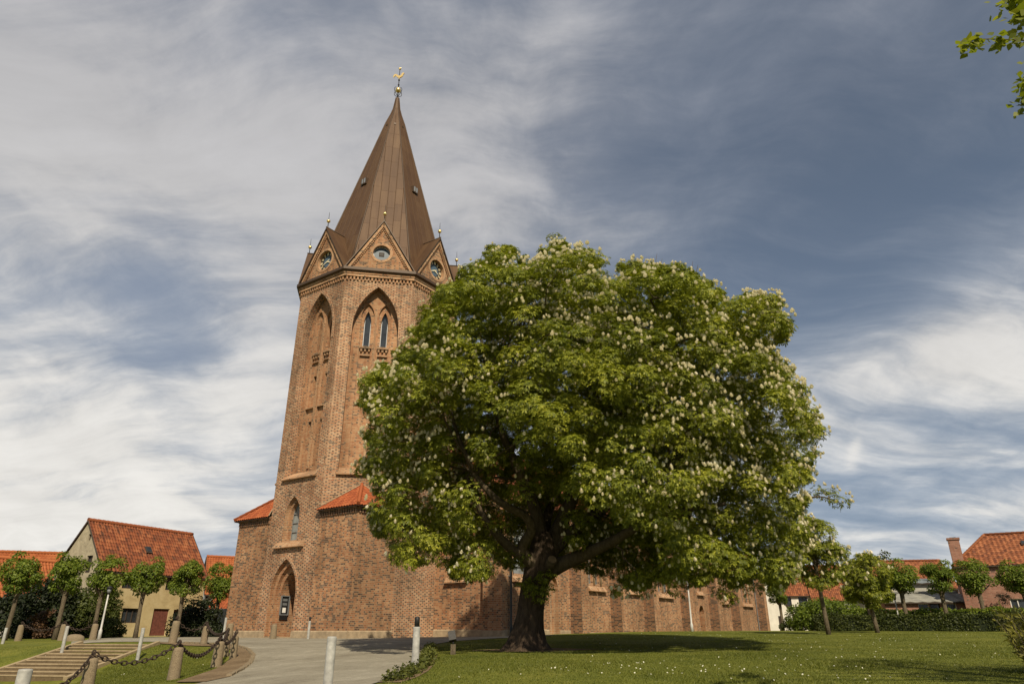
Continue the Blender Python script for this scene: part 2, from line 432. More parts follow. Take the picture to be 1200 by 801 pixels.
M['chestnut_leaf'] = leaf_mat('chestnut_leaf', [(0.0, (0.050, 0.070, 0.009)), (0.35, (0.135, 0.162, 0.015)), (0.7, (0.245, 0.262, 0.024)), (1.0, (0.40, 0.385, 0.042))], 0.30)
M['blossom'] = leaf_mat('chestnut_blossom', [(0.0, (0.82, 0.75, 0.56)), (0.5, (0.90, 0.86, 0.70)), (1.0, (0.93, 0.91, 0.80))], 0.2, (1.0, 0.95, 0.8))
M['lime_leaf'] = leaf_mat('lime_leaf', [(0.0, (0.055, 0.085, 0.010)), (0.4, (0.115, 0.165, 0.018)), (0.8, (0.185, 0.230, 0.026)), (1.0, (0.25, 0.275, 0.038))], 0.35)
M['lime_bright'] = leaf_mat('young_lime_leaf', [(0.0, (0.10, 0.13, 0.014)), (0.5, (0.19, 0.215, 0.024)), (1.0, (0.28, 0.28, 0.04))], 0.5)
M['hedge_leaf'] = leaf_mat('hedge_leaf', [(0.0, (0.024, 0.034, 0.007)), (0.5, (0.048, 0.062, 0.011)), (1.0, (0.085, 0.098, 0.018))], 0.3)
M['bush_dark'] = leaf_mat('dark_bush_leaf', [(0.0, (0.007, 0.011, 0.004)), (0.5, (0.016, 0.024, 0.007)), (1.0, (0.036, 0.048, 0.012))], 0.2)
M['bush_mid'] = leaf_mat('bush_leaf', [(0.0, (0.030, 0.042, 0.010)), (0.5, (0.068, 0.088, 0.018)), (1.0, (0.12, 0.135, 0.032))], 0.3)
M['bush_olive'] = leaf_mat('olive_bush_leaf', [(0.0, (0.09, 0.085, 0.016)), (0.5, (0.18, 0.17, 0.028)), (1.0, (0.28, 0.26, 0.045))], 0.3)
M['bush_red'] = leaf_mat('copper_bush_leaf', [(0.0, (0.05, 0.022, 0.014)), (0.5, (0.085, 0.045, 0.022)), (1.0, (0.12, 0.07, 0.032))], 0.25)
M['conifer'] = leaf_mat('conifer_needles', [(0.0, (0.010, 0.012, 0.008)), (1.0, (0.028, 0.032, 0.016))], 0.15)
M['cover_leaf'] = leaf_mat('ground_cover_leaf', [(0.0, (0.040, 0.050, 0.011)), (0.5, (0.095, 0.108, 0.020)), (1.0, (0.16, 0.165, 0.036))], 0.3)
M['grass'] = leaf_mat('grass_blade', [(0.0, (0.055, 0.070, 0.010)), (0.5, (0.118, 0.138, 0.018)), (1.0, (0.21, 0.205, 0.042))], 0.3)
M['daisy'] = simple('daisy_petal', (0.55, 0.54, 0.42), 0.8, 0, 0.05)
M['bark'] = bark_mat('chestnut_bark', (0.030, 0.020, 0.014), (0.115, 0.082, 0.056), 3.0)
M['bark_limb'] = bark_mat('limb_bark', (0.045, 0.034, 0.022), (0.15, 0.115, 0.075), 3.0)
M['bark_lime'] = bark_mat('lime_bark', (0.065, 0.050, 0.032), (0.19, 0.155, 0.105), 5.0)
M['cut_wood'] = simple('cut_wood', (0.22, 0.15, 0.09), 0.9, 0, 0.3, 8)

# ------------------------------------------------------------------ object helpers


def tag(o, label=None, cat=None, group=None, kind=None):
    if label: o['label'] = label
    if cat: o['category'] = cat
    if group: o['group'] = group
    if kind: o['kind'] = kind
    return o


def thing(name, label, cat, loc=(0, 0, 0), rotz=0.0, group=None):
    o = bpy.data.objects.new(name, None); COL.objects.link(o)
    o.empty_display_size = 0.3
    o.location = loc; o.rotation_euler = (0, 0, rotz)
    return tag(o, label, cat, group)


def kids(o): return list(o.children)


def copy_tree(o, parent=None):
    ch = kids(o)
    c = o.copy(); COL.objects.link(c); c.parent = parent
    for k in ch: copy_tree(k, c)
    return c


class MB:
    """collects polygons with metre UVs; build() links them as one mesh object"""

    def __init__(s): s.v = []; s.f = []; s.uv = []; s.mi = []; s.mats = []; s.smooth = []

    def mat(s, m):
        if m not in s.mats: s.mats.append(m)
        return s.mats.index(m)

    def poly(s, pts, mat, uv=None, smooth=False):
        pts = [Vector(p) for p in pts]
        if uv is None:
            n = Vector((0, 0, 0))
            for i in range(len(pts)):
                a, b = pts[i], pts[(i + 1) % len(pts)]
                n += Vector(((a.y - b.y) * (a.z + b.z), (a.z - b.z) * (a.x + b.x), (a.x - b.x) * (a.y + b.y)))
            if n.length > 0: n.normalize()
            if abs(n.z) < 0.8:
                k = math.hypot(n.x, n.y); ux, uy = -n.y / k, n.x / k
                uv = [(p.x * ux + p.y * uy, p.z) for p in pts]
            else:
                uv = [(p.x, p.y) for p in pts]
        b = len(s.v); s.v += [tuple(p) for p in pts]
        s.f.append(tuple(range(b, b + len(pts)))); s.uv.append(list(uv)); s.mi.append(s.mat(mat)); s.smooth.append(smooth)

    def box(s, c, d, mat, rot=None, taper=1.0):
        """box of size d centred on c; rot is a 3x3 matrix or z angle"""
        if isinstance(rot, (int, float)): rot = Matrix.Rotation(rot, 3, 'Z')
        c = Vector(c); hx, hy, hz = d[0] / 2, d[1] / 2, d[2] / 2
        co = []
        for z in (-1, 1):
            t = taper if z > 0 else 1.0
            for x, y in ((-1, -1), (1, -1), (1, 1), (-1, 1)):
                p = Vector((x * hx * t, y * hy * t, z * hz))
                co.append(c + (rot @ p if rot else p))
        for q in ((3, 2, 1, 0), (4, 5, 6, 7), (0, 1, 5, 4), (1, 2, 6, 5), (2, 3, 7, 6), (3, 0, 4, 7)):
            s.poly([co[i] for i in q], mat)

    def prism(s, loop, z0, z1, mat, caps=True):
        n = len(loop)
        for i in range(n):
            a, b = loop[i], loop[(i + 1) % n]
            s.poly([(a[0], a[1], z0), (b[0], b[1], z0), (b[0], b[1], z1), (a[0], a[1], z1)], mat)
        if caps:
            s.poly([(p[0], p[1], z1) for p in loop], mat)
            s.poly([(p[0], p[1], z0) for p in reversed(loop)], mat)

    def lathe(s, prof, mat, c=(0, 0, 0), n=16, axis=None, smooth=True):
        """prof: (r, z) pairs from bottom to top"""
        c = Vector(c); Q = axis.to_track_quat('Z', 'Y').to_matrix() if axis is not None else None
        rings = []
        for r, z in prof:
            ring = []
            for k in range(n):
                a = 2 * PI * k / n; p = Vector((r * math.cos(a), r * math.sin(a), z))
                ring.append(c + (Q @ p if Q else p))
            rings.append(ring)
        for i in range(len(rings) - 1):
            for k in range(n):
                k2 = (k + 1) % n
                s.poly([rings[i][k], rings[i][k2], rings[i + 1][k2], rings[i + 1][k]], mat, smooth=smooth,
                       uv=[(k / n, i), ((k + 1) / n, i), ((k + 1) / n, i + 1), (k / n, i + 1)])
        if prof[0][0] > 1e-4: s.poly(list(reversed(rings[0])), mat)
        if prof[-1][0] > 1e-4: s.poly(rings[-1], mat)

    def ball(s, c, r, mat, n=12, sx=1, sy=1, sz=1):
        prof = [(r * math.sin(PI * k / (n // 2)) + (1e-5), -r * sz * math.cos(PI * k / (n // 2))) for k in range(n // 2 + 1)]
        s.lathe(prof, mat, c, n)

    def tube(s, pts, rad, mat, n=8, rough=0.0, closed=False):
        pts = [Vector(p) for p in pts]; N = len(pts)
        if isinstance(rad, (int, float)): rad = [rad] * N
        up = Vector((0, 0, 1)); rings = []; prev = None
        for i, p in enumerate(pts):
            if closed: t = pts[(i + 1) % N] - pts[i - 1]
            else: t = pts[min(i + 1, N - 1)] - pts[max(i - 1, 0)]
            t.normalize()
            if prev is None:
                x = t.cross(up)
                if x.length < 0.05: x = t.cross(Vector((1, 0, 0)))
            else:
                x = prev - t * prev.dot(t)
            x.normalize(); prev = x; y = t.cross(x)
            ring = []
            for k in range(n):
                a = 2 * PI * k / n; rr = rad[i] * (1 + rough * (random.random() - 0.5))
                ring.append(p + x * (rr * math.cos(a)) + y * (rr * math.sin(a)))
            rings.append(ring)
        rng = range(N) if closed else range(N - 1)
        for i in rng:
            a, b = rings[i], rings[(i + 1) % N]
            for k in range(n):
                k2 = (k + 1) % n
                s.poly([a[k2], a[k], b[k], b[k2]], mat, smooth=True, uv=[(0, 0)] * 4)
        if not closed:
            s.poly(rings[0], mat); s.poly(list(reversed(rings[-1])), mat)

    def build(s, name, parent=None, weld=True, label=None, kind=None):
        me = bpy.data.meshes.new(name)
        me.from_pydata(s.v, [], s.f)
        for m in s.mats: me.materials.append(m)
        if s.f:
            me.polygons.foreach_set('material_index', s.mi)
            me.polygons.foreach_set('use_smooth', s.smooth)
            ul = me.uv_layers.new(name='UVMap')
            flat = [c for fu in s.uv for p in fu for c in p]
            ul.data.foreach_set('uv', flat)
        me.update()
        if weld:
            bm = bmesh.new(); bm.from_mesh(me)
            bmesh.ops.remove_doubles(bm, verts=bm.verts, dist=0.0004)
            bm.to_mesh(me); bm.free()
        o = bpy.data.objects.new(name, me); COL.objects.link(o)
        if parent is not None: o.parent = parent
        if label: o['label'] = label
        if kind: o['kind'] = kind
        return o


class Face:
    """a wall plane: u to the right seen from outside, v up, w outwards"""

    def __init__(s, o, u, w):
        s.o = Vector(o); s.u = Vector(u).normalized(); s.w = Vector(w).normalized(); s.up = Vector((0, 0, 1))

    def p(s, u, v, w=0.0): return s.o + s.u * u + s.up * v + s.w * w


def face_of(normal, dist, centre=(0, 0)):
    n = Vector((normal[0], normal[1], 0)).normalized()
    return Face((centre[0] + n.x * dist, centre[1] + n.y * dist, 0), (-n.y, n.x, 0), n)


def wall(mb, F, outer, holes, w, mat, uo=0.0):
    loops = [[Vector((u, v, 0)) for u, v in outer]] + [[Vector((u, v, 0)) for u, v in hl] for hl in holes]
    pts = [p for l in loops for p in l]
    for t in tessellate_polygon(loops):
        q = [pts[i] for i in t]
        ar = (q[1].x - q[0].x) * (q[2].y - q[0].y) - (q[2].x - q[0].x) * (q[1].y - q[0].y)
        if abs(ar) < 1e-7: continue
        if ar < 0: q = [q[0], q[2], q[1]]
        mb.poly([F.p(a.x, a.y, w) for a in q], mat, uv=[(a.x + uo, a.y) for a in q])


def reveal(mb, F, loop, w0, w1, mat, skip_bottom=False):
    """side faces of an opening whose loop runs counter-clockwise, from w0 (outer) in to w1"""
    n = len(loop); acc = 0.0
    for i in range(n):
        a, b = loop[i], loop[(i + 1) % n]
        L = math.hypot(b[0] - a[0], b[1] - a[1])
        if skip_bottom and i == 0: acc += L; continue
        vert = abs(b[1] - a[1]) > abs(b[0] - a[0]) * 0.5
        dpt = abs(w0 - w1)
        if vert: uv = [(0.0, a[1]), (0.0, b[1]), (dpt, b[1]), (dpt, a[1])]
        else: uv = [(a[0], 0.0), (b[0], 0.0), (b[0], dpt), (a[0], dpt)]
        mb.poly([F.p(a[0], a[1], w0), F.p(b[0], b[1], w0), F.p(b[0], b[1], w1), F.p(a[0], a[1], w1)], mat, uv=uv)
        acc += L


def arch(cu, wd, z0, zs, za, n=7):
    """pointed arch, counter-clockwise from the bottom left"""
    a = wd / 2; hh = za - zs; Rr = (hh * hh + a * a) / (2 * a)
    pts = [(cu - a, z0), (cu + a, z0), (cu + a, zs)]
    th = math.atan2(hh, a - Rr) if True else 0     # angle at the apex from the right arc's centre
    c = a - Rr
    t1 = math.atan2(hh, -c)
    for k in range(1, n):
        t = t1 * k / n
        pts.append((cu + c + Rr * math.cos(t), zs + Rr * math.sin(t)))
    pts.append((cu, za))
    for k in range(n - 1, 0, -1):
        t = t1 * k / n
        pts.append((cu - c - Rr * math.cos(t), zs + Rr * math.sin(t)))
    pts.append((cu - a, zs))
    return pts


def rect(u0, u1, v0, v1): return [(u0, v0), (u1, v0), (u1, v1), (u0, v1)]


def ring_band(mb, F, inner, outer, w0, w1, mat):
    """a raised band between two matching loops (open at the bottom edge)"""
    n = len(inner)
    for i in range(1, n):
        a, b = inner[i], inner[(i + 1) % n]; c, d = outer[(i + 1) % n], outer[i]
        L = 0.3
        mb.poly([F.p(*d, w1), F.p(*c, w1), F.p(*b, w1), F.p(*a, w1)], mat,
                uv=[(d[0] * 1.2, d[1]), (c[0] * 1.2, c[1]), (b[0] * 1.2, b[1]), (a[0] * 1.2, a[1])])
        mb.poly([F.p(*c, w1), F.p(*d, w1), F.p(*d, w0), F.p(*c, w0)], mat)
        mb.poly([F.p(*a, w1), F.p(*b, w1), F.p(*b, w0), F.p(*a, w0)], mat)


def slab_f(mb, F, u0, u1, v0, v1, w0, w1, mat, slope=0.0):
    """a block standing proud of a wall; slope lowers its outer top edge"""
    A = [F.p(u0, v0, w0), F.p(u1, v0, w0), F.p(u1, v0, w1), F.p(u0, v0, w1)]
    B = [F.p(u0, v1, w0), F.p(u1, v1, w0), F.p(u1, v1 - slope, w1), F.p(u0, v1 - slope, w1)]
    mb.poly([A[0], A[1], A[2], A[3]], mat)
    mb.poly([B[3], B[2], B[1], B[0]], mat)
    mb.poly([A[3], A[2], B[2], B[3]], mat)
    mb.poly([A[2], A[1], B[1], B[2]], mat)
    mb.poly([A[0], A[3], B[3], B[0]], mat)
    mb.poly([A[1], A[0], B[0], B[1]], mat)


def tile_plane(mb, A, B, Cc, Dd, mat, tw=0.24, th=0.34, amp=0.035, thick=0.034, per=4):
    """pantiles over the quad A B (eave, left to right) C D (top right, top left); C and D may coincide"""
    A, B, Cc, Dd = map(Vector, (A, B, Cc, Dd))
    U = (B - A).normalized(); n = (B - A).cross(((Cc + Dd) / 2) - A).normalized(); V = n.cross(U)
    def q(p): r = p - A; return r.dot(U), r.dot(V)
    ub, vb = q(B); uc, vc = q(Cc); ud, vd = q(Dd); top = max(vc, vd)
    rows = max(1, int(round(top / th)))
    def ul(v): return ud * v / vd if vd > 1e-6 else 0.0
    def ur(v): return ub + (uc - ub) * v / vc if vc > 1e-6 else ub
    us = np.arange(min(0, ud) - tw, max(ub, uc) + tw, tw / per)
    def pt(u, v, lift):
        uu = min(max(u, ul(v)), ur(v)); ph = (uu / tw) % 1.0
        wv = amp * (math.sin(2 * PI * ph) + 0.35 * math.sin(4 * PI * ph))
        return A + U * uu + V * v + n * (wv + lift)
    for r in range(rows):
        v0 = top * r / rows; v1 = top * (r + 1) / rows
        for i in range(len(us) - 1):
            a0, a1 = us[i], us[i + 1]
            if a1 <= min(ul(v0), ul(v1)) or a0 >= max(ur(v0), ur(v1)): continue
            p = [pt(a0, v0, thick), pt(a1, v0, thick), pt(a1, v1, 0.012), pt(a0, v1, 0.012)]
            k0 = a0 + 1e-4
            uv = [(a0, v0 + .001), (a1 - .0005, v0 + .001), (a1 - .0005, v1 - .001), (a0, v1 - .001)]
            mb.poly(p, mat, uv=uv, smooth=False)
            mb.poly([pt(a0, v0, 0.0 if r else -0.02), pt(a1, v0, 0.0 if r else -0.02), p[1], p[0]], mat, uv=[(a0, v0), (a1 - .0005, v0), (a1 - .0005, v0 + .001), (a0, v0 + .001)])


def ridge_tiles(mb, a, b, mat, r=0.13):
    a, b = Vector(a), Vector(b); L = (b - a).length; k = max(2, int(L / 0.38))
    pts = []; rad = []
    for i in range(k):
        p0 = a.lerp(b, i / k); p1 = a.lerp(b, (i + 0.98) / k)
        pts += [p0, p1]; rad += [r * 1.12, r * 0.92]
    mb.tube(pts, rad, mat, 8)


# ------------------------------------------------------------------ leaf clouds (numpy)


def np_mesh(name, verts, quads, mats, mi=None, parent=None, smooth=False):
    me = bpy.data.meshes.new(name)
    nv = len(verts); nf = len(quads); k = quads.shape[1]
    me.vertices.add(nv); me.vertices.foreach_set('co', verts.astype(np.float32).ravel())
    me.loops.add(nf * k); me.polygons.add(nf)
    me.loops.foreach_set('vertex_index', quads.astype(np.int32).ravel())
    me.polygons.foreach_set('loop_start', np.arange(nf, dtype=np.int32) * k)
    for m in mats: me.materials.append(m)
    if mi is not None: me.polygons.foreach_set('material_index', mi.astype(np.int32))
    if smooth: me.polygons.foreach_set('use_smooth', np.ones(nf, dtype=bool))
    me.update(calc_edges=True); me.validate()
    o = bpy.data.objects.new(name, me); COL.objects.link(o)
    if parent is not None: o.parent = parent
    return o


def palm_template():
    v = []; f = []
    for ang, L in ((-105, .62), (-52, .88), (0, 1.0), (52, .88), (105, .62)):
        a = R(ang); d = np.array([math.sin(a), math.cos(a)]); s = np.array([d[1], -d[0]])
        w = 0.19 * L
        b = len(v)
        def z(r): return -0.32 * r * r
        v.append([*(d * 0.04), 0.0])
        q = d * (0.62 * L); v.append([*(q + s * w), z(.62 * L) - 0.05])
        v.append([*(d * L), z(L) - 0.04])
        v.append([*(q - s * w), z(.62 * L) - 0.05])
        f.append([b, b + 1, b + 2, b + 3])
    return np.array(v), np.array(f)


def oval_template(w=0.36, droop=0.15):
    v = np.array([[0, 0, 0], [w, 0.5, -0.06], [0, 1.0, -droop], [-w, 0.5, -0.06]]); return v, np.array([[0, 1, 2, 3]])


PALM = palm_template(); OVAL = oval_template(); BLADE = oval_template(0.14, 0.25)


def norm(a): return a / np.maximum(np.linalg.norm(a, axis=1, keepdims=True), 1e-9)


def scatter(template, pos, nrm, size, fwd=None):
    """places a leaf template at pos with its face along nrm; returns verts, quads"""
    tv, tf = template; N = len(pos)
    z = norm(nrm)
    if fwd is None: fwd = RNG.normal(size=(N, 3))
    x = norm(np.cross(fwd, z)); y = np.cross(z, x)
    V = (pos[:, None, :] + size[:, None, None] * (tv[None, :, 0:1] * x[:, None, :] + tv[None, :, 1:2] * y[:, None, :] + tv[None, :, 2:3] * z[:, None, :]))
    Q = tf[None, :, :] + (np.arange(N) * len(tv))[:, None, None]
    return V.reshape(-1, 3), Q.reshape(-1, tf.shape[1])


def clump_leaves(centres, radii, per, template, size, up=0.6, flat=0.65, out_bias=0.5, centre0=None, jitter=0.5, hemi=True):
    """leaves on the outer, upper side of clumps of shoots"""
    C = np.repeat(centres, per, axis=0); r = np.repeat(radii, per)
    N = len(C)
    d = norm(RNG.normal(size=(N, 3)))
    if hemi:
        o = norm(C - centre0) if centre0 is not None else np.zeros((N, 3))
        d = norm(d + o * out_bias + np.array([0, 0, 0.35]))
    rad = r * (0.55 + 0.5 * RNG.random(N) ** .7)
    p = C + d * rad[:, None] * np.array([1, 1, flat])
    nrm = d * 0.55 + np.array([0, 0, up]) + RNG.normal(size=(N, 3)) * jitter * 0.6
    fwd = d + np.array([0, 0, -0.25]) + RNG.normal(size=(N, 3)) * 0.35
    sz = size * (0.7 + 0.6 * RNG.random(N))
    return scatter(template, p, nrm, sz, fwd)


def blossom_template(n=6):
    """an upright candle of flowers: ragged tapering whorls"""
    v = []; f = []
    for lev, (zz_, rr) in enumerate(((0.0, .34), (.25, .42), (.5, .33), (.75, .20))):
        for k in range(n):
            a = 2 * PI * (k + 0.5 * (lev % 2)) / n; b = len(v)
            ca, sa = math.cos(a), math.sin(a); tx, ty = -sa, ca; w = rr * 0.62
            v += [[ca * rr * .15 - tx * w * .4, sa * rr * .15 - ty * w * .4, zz_ - .02], [ca * rr * .15 + tx * w * .4, sa * rr * .15 + ty * w * .4, zz_ - .02],
                  [ca * rr + tx * w, sa * rr + ty * w, zz_ + .14], [ca * rr - tx * w, sa * rr - ty * w, zz_ + .17]]
            f.append([b, b + 1, b + 2, b + 3])
    for k in range(5):
        a = 2 * PI * k / 5; a2 = 2 * PI * (k + 1) / 5; b = len(v)
        v += [[.26 * math.cos(a), .26 * math.sin(a), 0], [.26 * math.cos(a2), .26 * math.sin(a2), 0], [.08 * math.cos(a2), .08 * math.sin(a2), .95], [.08 * math.cos(a), .08 * math.sin(a), .95]]
        f.append([b, b + 1, b + 2, b + 3])
    b = len(v); v += [[-.08, 0, .85], [.08, 0, .85], [.03, 0.03, 1.05], [-.03, 0.03, 1.05]]; f.append([b, b + 1, b + 2, b + 3])
    return np.array(v), np.array(f)


CANDLE = blossom_template()

# ------------------------------------------------------------------ terrain
_cp = []
def cp(x, y, z): _cp.append((x, y, z))
for u, v, Y in ((620, 762, 27), (600, 800, 13.5), (900, 800, 13.5), (1150, 797, 13.5), (430, 800, 14.5),
                (202, 797, 20), (253, 782, 24), (237, 757.5, 32), (201.5, 752.5, 30.5), (182, 751, 30), (99, 751, 30.6),
                (60, 753, 37), (0, 756, 35), (968, 742.5, 44)):
    q = P(u, v, Y); cp(*q)
for x, y, z in ((-13, 45, -.45), (-20, 50, -.45), (-9.8, 43, -.45), (-5.6, 49, -.42), (-.6, 45.2, -.36), (-16, 38, -.47), (-8, 36, -.50), (-3, 34, -.55),
                (4, 45, -.25), (10, 59, -.1), (15, 66, -.08), (20, 73, -.08), (32, 91, -.1), (27, 50, -.05), (38, 52, -.05), (12, 37, -.36), (22, 30, -.45),
                (-9, 27, -.85), (-6, 20, -.95), (-15.1, 25.6, -1.68), (-18.3, 26.2, -1.72), (-16, 20, -1.95), (-22, 24, -1.75), (-14, 14, -1.95), (-28, 28, -1.3), (-12, 22, -1.42),
                (0, 0, -1.55), (0, 6, -1.2), (15, 3, -1.1), (25, 15, -.75), (-20, 5, -2.1), (40, 30, -.35), (45, 10, -.7), (-40, 20, -1.7), (-45, 40, -.9),
                (-26, 44, -.5), (-30, 50, -.45), (-40, 58, -.45), (-22, 60, -.45), (-30, 72, -.45), (-60, 70, -.5), (45, 65, -.1), (40, 80, -.1), (-10, 80, -.35), (0, -20, -1.8), (60, 60, -.2), (60, 0, -1), (-60, 0, -2.0)):
    cp(x, y, z)
_CP = np.array(_cp)
def _phi(r2): return 0.5 * r2 * np.log(r2 + 1e-9)
_n = len(_CP)
_D2 = ((_CP[:, None, :2] - _CP[None, :, :2]) ** 2).sum(-1)
_A = np.zeros((_n + 3, _n + 3)); _A[:_n, :_n] = _phi(_D2) + np.eye(_n) * 8.0
_A[:_n, _n] = 1; _A[:_n, _n + 1:] = _CP[:, :2]; _A[_n, :_n] = 1; _A[_n + 1:, :_n] = _CP[:, :2].T
_w = np.linalg.solve(_A, np.concatenate([_CP[:, 2], [0, 0, 0]]))


def gzs(x, y):
    x = np.asarray(x, float); y = np.asarray(y, float)
    xc = np.clip(x, -62, 62); yc = np.clip(y, -22, 95)
    r2 = (xc[..., None] - _CP[:, 0]) ** 2 + (yc[..., None] - _CP[:, 1]) ** 2
    z = (_phi(r2) * _w[:_n]).sum(-1) + _w[_n] + _w[_n + 1] * xc + _w[_n + 2] * yc
    far = np.clip((np.hypot(x, y - 30) - 65) / 60, 0, 1)
    return z * (1 - far) + (-0.6) * far


def gz(x, y): return float(gzs(np.array([x]), np.array([y]))[0])


def G(u, v, y0=9.0, y1=110.0):
    """where a photograph pixel's ray meets the terrain"""
    a, t = pix_ray(u, v)
    Y = np.linspace(y0, y1, 3000); z = gzs(a * Y, Y)
    ok = np.nonzero(t * Y <= z)[0]
    k = ok[0] if len(ok) else len(Y) - 1
    return Vector((a * Y[k], Y[k], z[k]))


def sheet_obj(name, poly, mat, lift, step=0.6, kind='structure', label=None, cat=None):
    """a sheet draped on the terrain inside an outline"""
    pts = [Vector((p[0], p[1])) for p in poly]; n = len(pts)
    # densify the outline
    out = []
    for i in range(n):
        a, b = pts[i], pts[(i + 1) % n]; k = max(1, int((b - a).length / step))
        for j in range(k): out.append(a.lerp(b, j / k))
    n = len(out); edges = [(i, (i + 1) % n) for i in range(n)]
    xs = [p.x for p in out]; ys = [p.y for p in out]
    inner = []
    ox = np.array(xs); oy = np.array(ys); ox2 = np.roll(ox, -1); oy2 = np.roll(oy, -1)
    def inside(x, y):
        c = ((oy > y) != (oy2 > y)) & (x < (ox2 - ox) * (y - oy) / (oy2 - oy + 1e-12) + ox)
        return c.sum() % 2 == 1
    x = min(xs)
    while x < max(xs):
        y = min(ys)
        while y < max(ys):
            if inside(x, y) and np.min((ox - x) ** 2 + (oy - y) ** 2) > (0.3 * step) ** 2:
                inner.append(Vector((x + random.uniform(-.1, .1) * step, y + random.uniform(-.1, .1) * step)))
            y += step
        x += step
    r = delaunay_2d_cdt(out + inner, edges, [list(range(n))], 1, 1e-5)
    vs, fs = r[0], r[2]
    X = np.array([p.x for p in vs]); Yv = np.array([p.y for p in vs]); Z = gzs(X, Yv) + lift
    me = bpy.data.meshes.new(name)
    me.from_pydata([(a, b, c) for a, b, c in zip(X, Yv, Z)], [], [f if (vs[f[1]] - vs[f[0]]).cross(vs[f[2]] - vs[f[0]]) > 0 else list(reversed(f)) for f in fs])
    me.materials.append(mat); me.polygons.foreach_set('use_smooth', [True] * len(me.polygons)); me.update()
    o = bpy.data.objects.new(name, me); COL.objects.link(o)
    return tag(o, label, cat, None, kind)


def build_ground():
    def axis(lo, hi, fine_lo, fine_hi, st):
        a = list(np.arange(fine_lo, fine_hi + 1e-6, st)); s = st; x = fine_hi
        while x < hi: s *= 1.35; x += s; a.append(min(x, hi))
        s = st; x = fine_lo
        while x > lo: s *= 1.35; x -= s; a.insert(0, max(x, lo))
        return np.array(a)
    xs = axis(-1500, 1500, -34, 34, 0.5); ys = axis(-300, 2500, 8, 62, 0.5)
    X, Y = np.meshgrid(xs, ys); Z = gzs(X.ravel(), Y.ravel())
    V = np.stack([X.ravel(), Y.ravel(), Z], 1); nx, ny = len(xs), len(ys)
    i, j = np.meshgrid(np.arange(nx - 1), np.arange(ny - 1)); b = (j * nx + i).ravel()
    Q = np.stack([b, b + 1, b + 1 + nx, b + nx], 1)
    o = np_mesh('ground', V, Q, [M['lawn']], smooth=True)
    tag(o, 'mown green lawn rising gently to the church', 'ground', None, 'structure')


build_ground()
# gravel forecourt in front of the church
edge_l = [G(u, v) for u, v in ((240, 799), (268, 793), (283, 785), (293, 777), (297, 768), (290, 761), (276, 757), (250, 754.5), (215, 753.5), (182, 752))]
edge_r = [G(u, v) for u, v in ((560, 749), (530, 751), (508, 755), (499, 762), (497, 770), (490, 778), (478, 786), (462, 793), (446, 799))]
fore = [(-3.6, 10.0), (-7.6, 14.0)] + [(p.x, p.y) for p in edge_l] + [(-18.2, 30.8), (-19.5, 33), (-21.5, 37.0), (-24.5, 43), (-25.5, 47), (-24.5, 50.5), (-21.5, 54.5), (-18, 51), (-10, 44), (-4, 51), (0.6, 46.6), (3.0, 46.0), (1.2, 42), (-.8, 40.5)] + [(p.x, p.y) for p in edge_r]
sheet_obj('pavement', fore, M['gravel'], 0.02, 0.7)
# bare soil rim under the chained bollards
rim = [G(u, v) for u, v in ((205, 800), (250, 785), (264, 777), (272, 768), (271, 761), (250, 757.5), (215, 756.5), (185, 754), (183, 752.4), (216, 753.9), (251, 755), (277, 757.4), (291, 761.5), (298, 768), (294, 777.5), (284, 785.5), (269, 793.5), (241, 799.5))]
sheet_obj('soil_strip', [(p.x, p.y) for p in rim], M['soil'], 0.03, 0.5)
# a line of granite setts edges the forecourt along the chained bollards
setts = MB(); path_ = [Vector((p.x, p.y)) for p in edge_l[1:9]]
for a_, b_ in zip(path_[:-1], path_[1:]):
    k_ = max(1, int((b_ - a_).length / .21)); an_ = math.atan2(b_.y - a_.y, b_.x - a_.x)
    for q_ in range(k_):
        p_ = a_.lerp(b_, (q_ + .5) / k_); setts.box((p_.x + random.uniform(-.015, .015), p_.y, gz(p_.x, p_.y) + .015), (.185, .14, .12), M['granite'], an_ + random.uniform(-.08, .08), .9)
tag(setts.build('kerb'), None, None, None, 'structure')
bed = [G(u, v) for u, v in ((440, 800), (456, 794), (473, 787), (485, 779), (492, 771), (495, 762), (502, 756), (510, 756), (511, 762), (512, 770), (509, 778), (502, 786), (490, 793), (470, 800))]
sheet_obj('soil_bed', [(p.x, p.y) for p in bed], M['soil'], 0.015, 0.4)
tb = P(620, 762, 27); TREE = Vector((tb.x, 27.0, gz(tb.x, 27.0)))
sheet_obj('tree_soil', [(tb.x + (1.9 + .5 * math.sin(3 * a) + .3 * math.sin(7 * a)) * math.cos(a) + .3, tb.y + (1.5 + .3 * math.cos(5 * a)) * math.sin(a)) for a in np.linspace(0, 2 * PI, 40)[:-1]], M['soil'], 0.012, 0.4)


# ------------------------------------------------------------------ the church
OX, OY, CHZ = -11.0, 51.36, -0.45
church = thing('church', 'large red brick church with octagonal tower and brown copper spire', 'church', (OX, OY, CHZ), R(55))
AP = 6.035; SIDE = 5.0; OCT_R = AP / math.cos(PI / 8)
NORMS = [(math.cos(PI / 4 * k), math.sin(PI / 4 * k)) for k in range(8)]     # 4 = west, 5 = south-west, 6 = south
CORN = 24.6; GB = 25.45; GA = 29.65


def oct_pt(k, r, z): a = PI / 4 * k + PI / 8; return Vector((r * math.cos(a), r * math.sin(a), z))


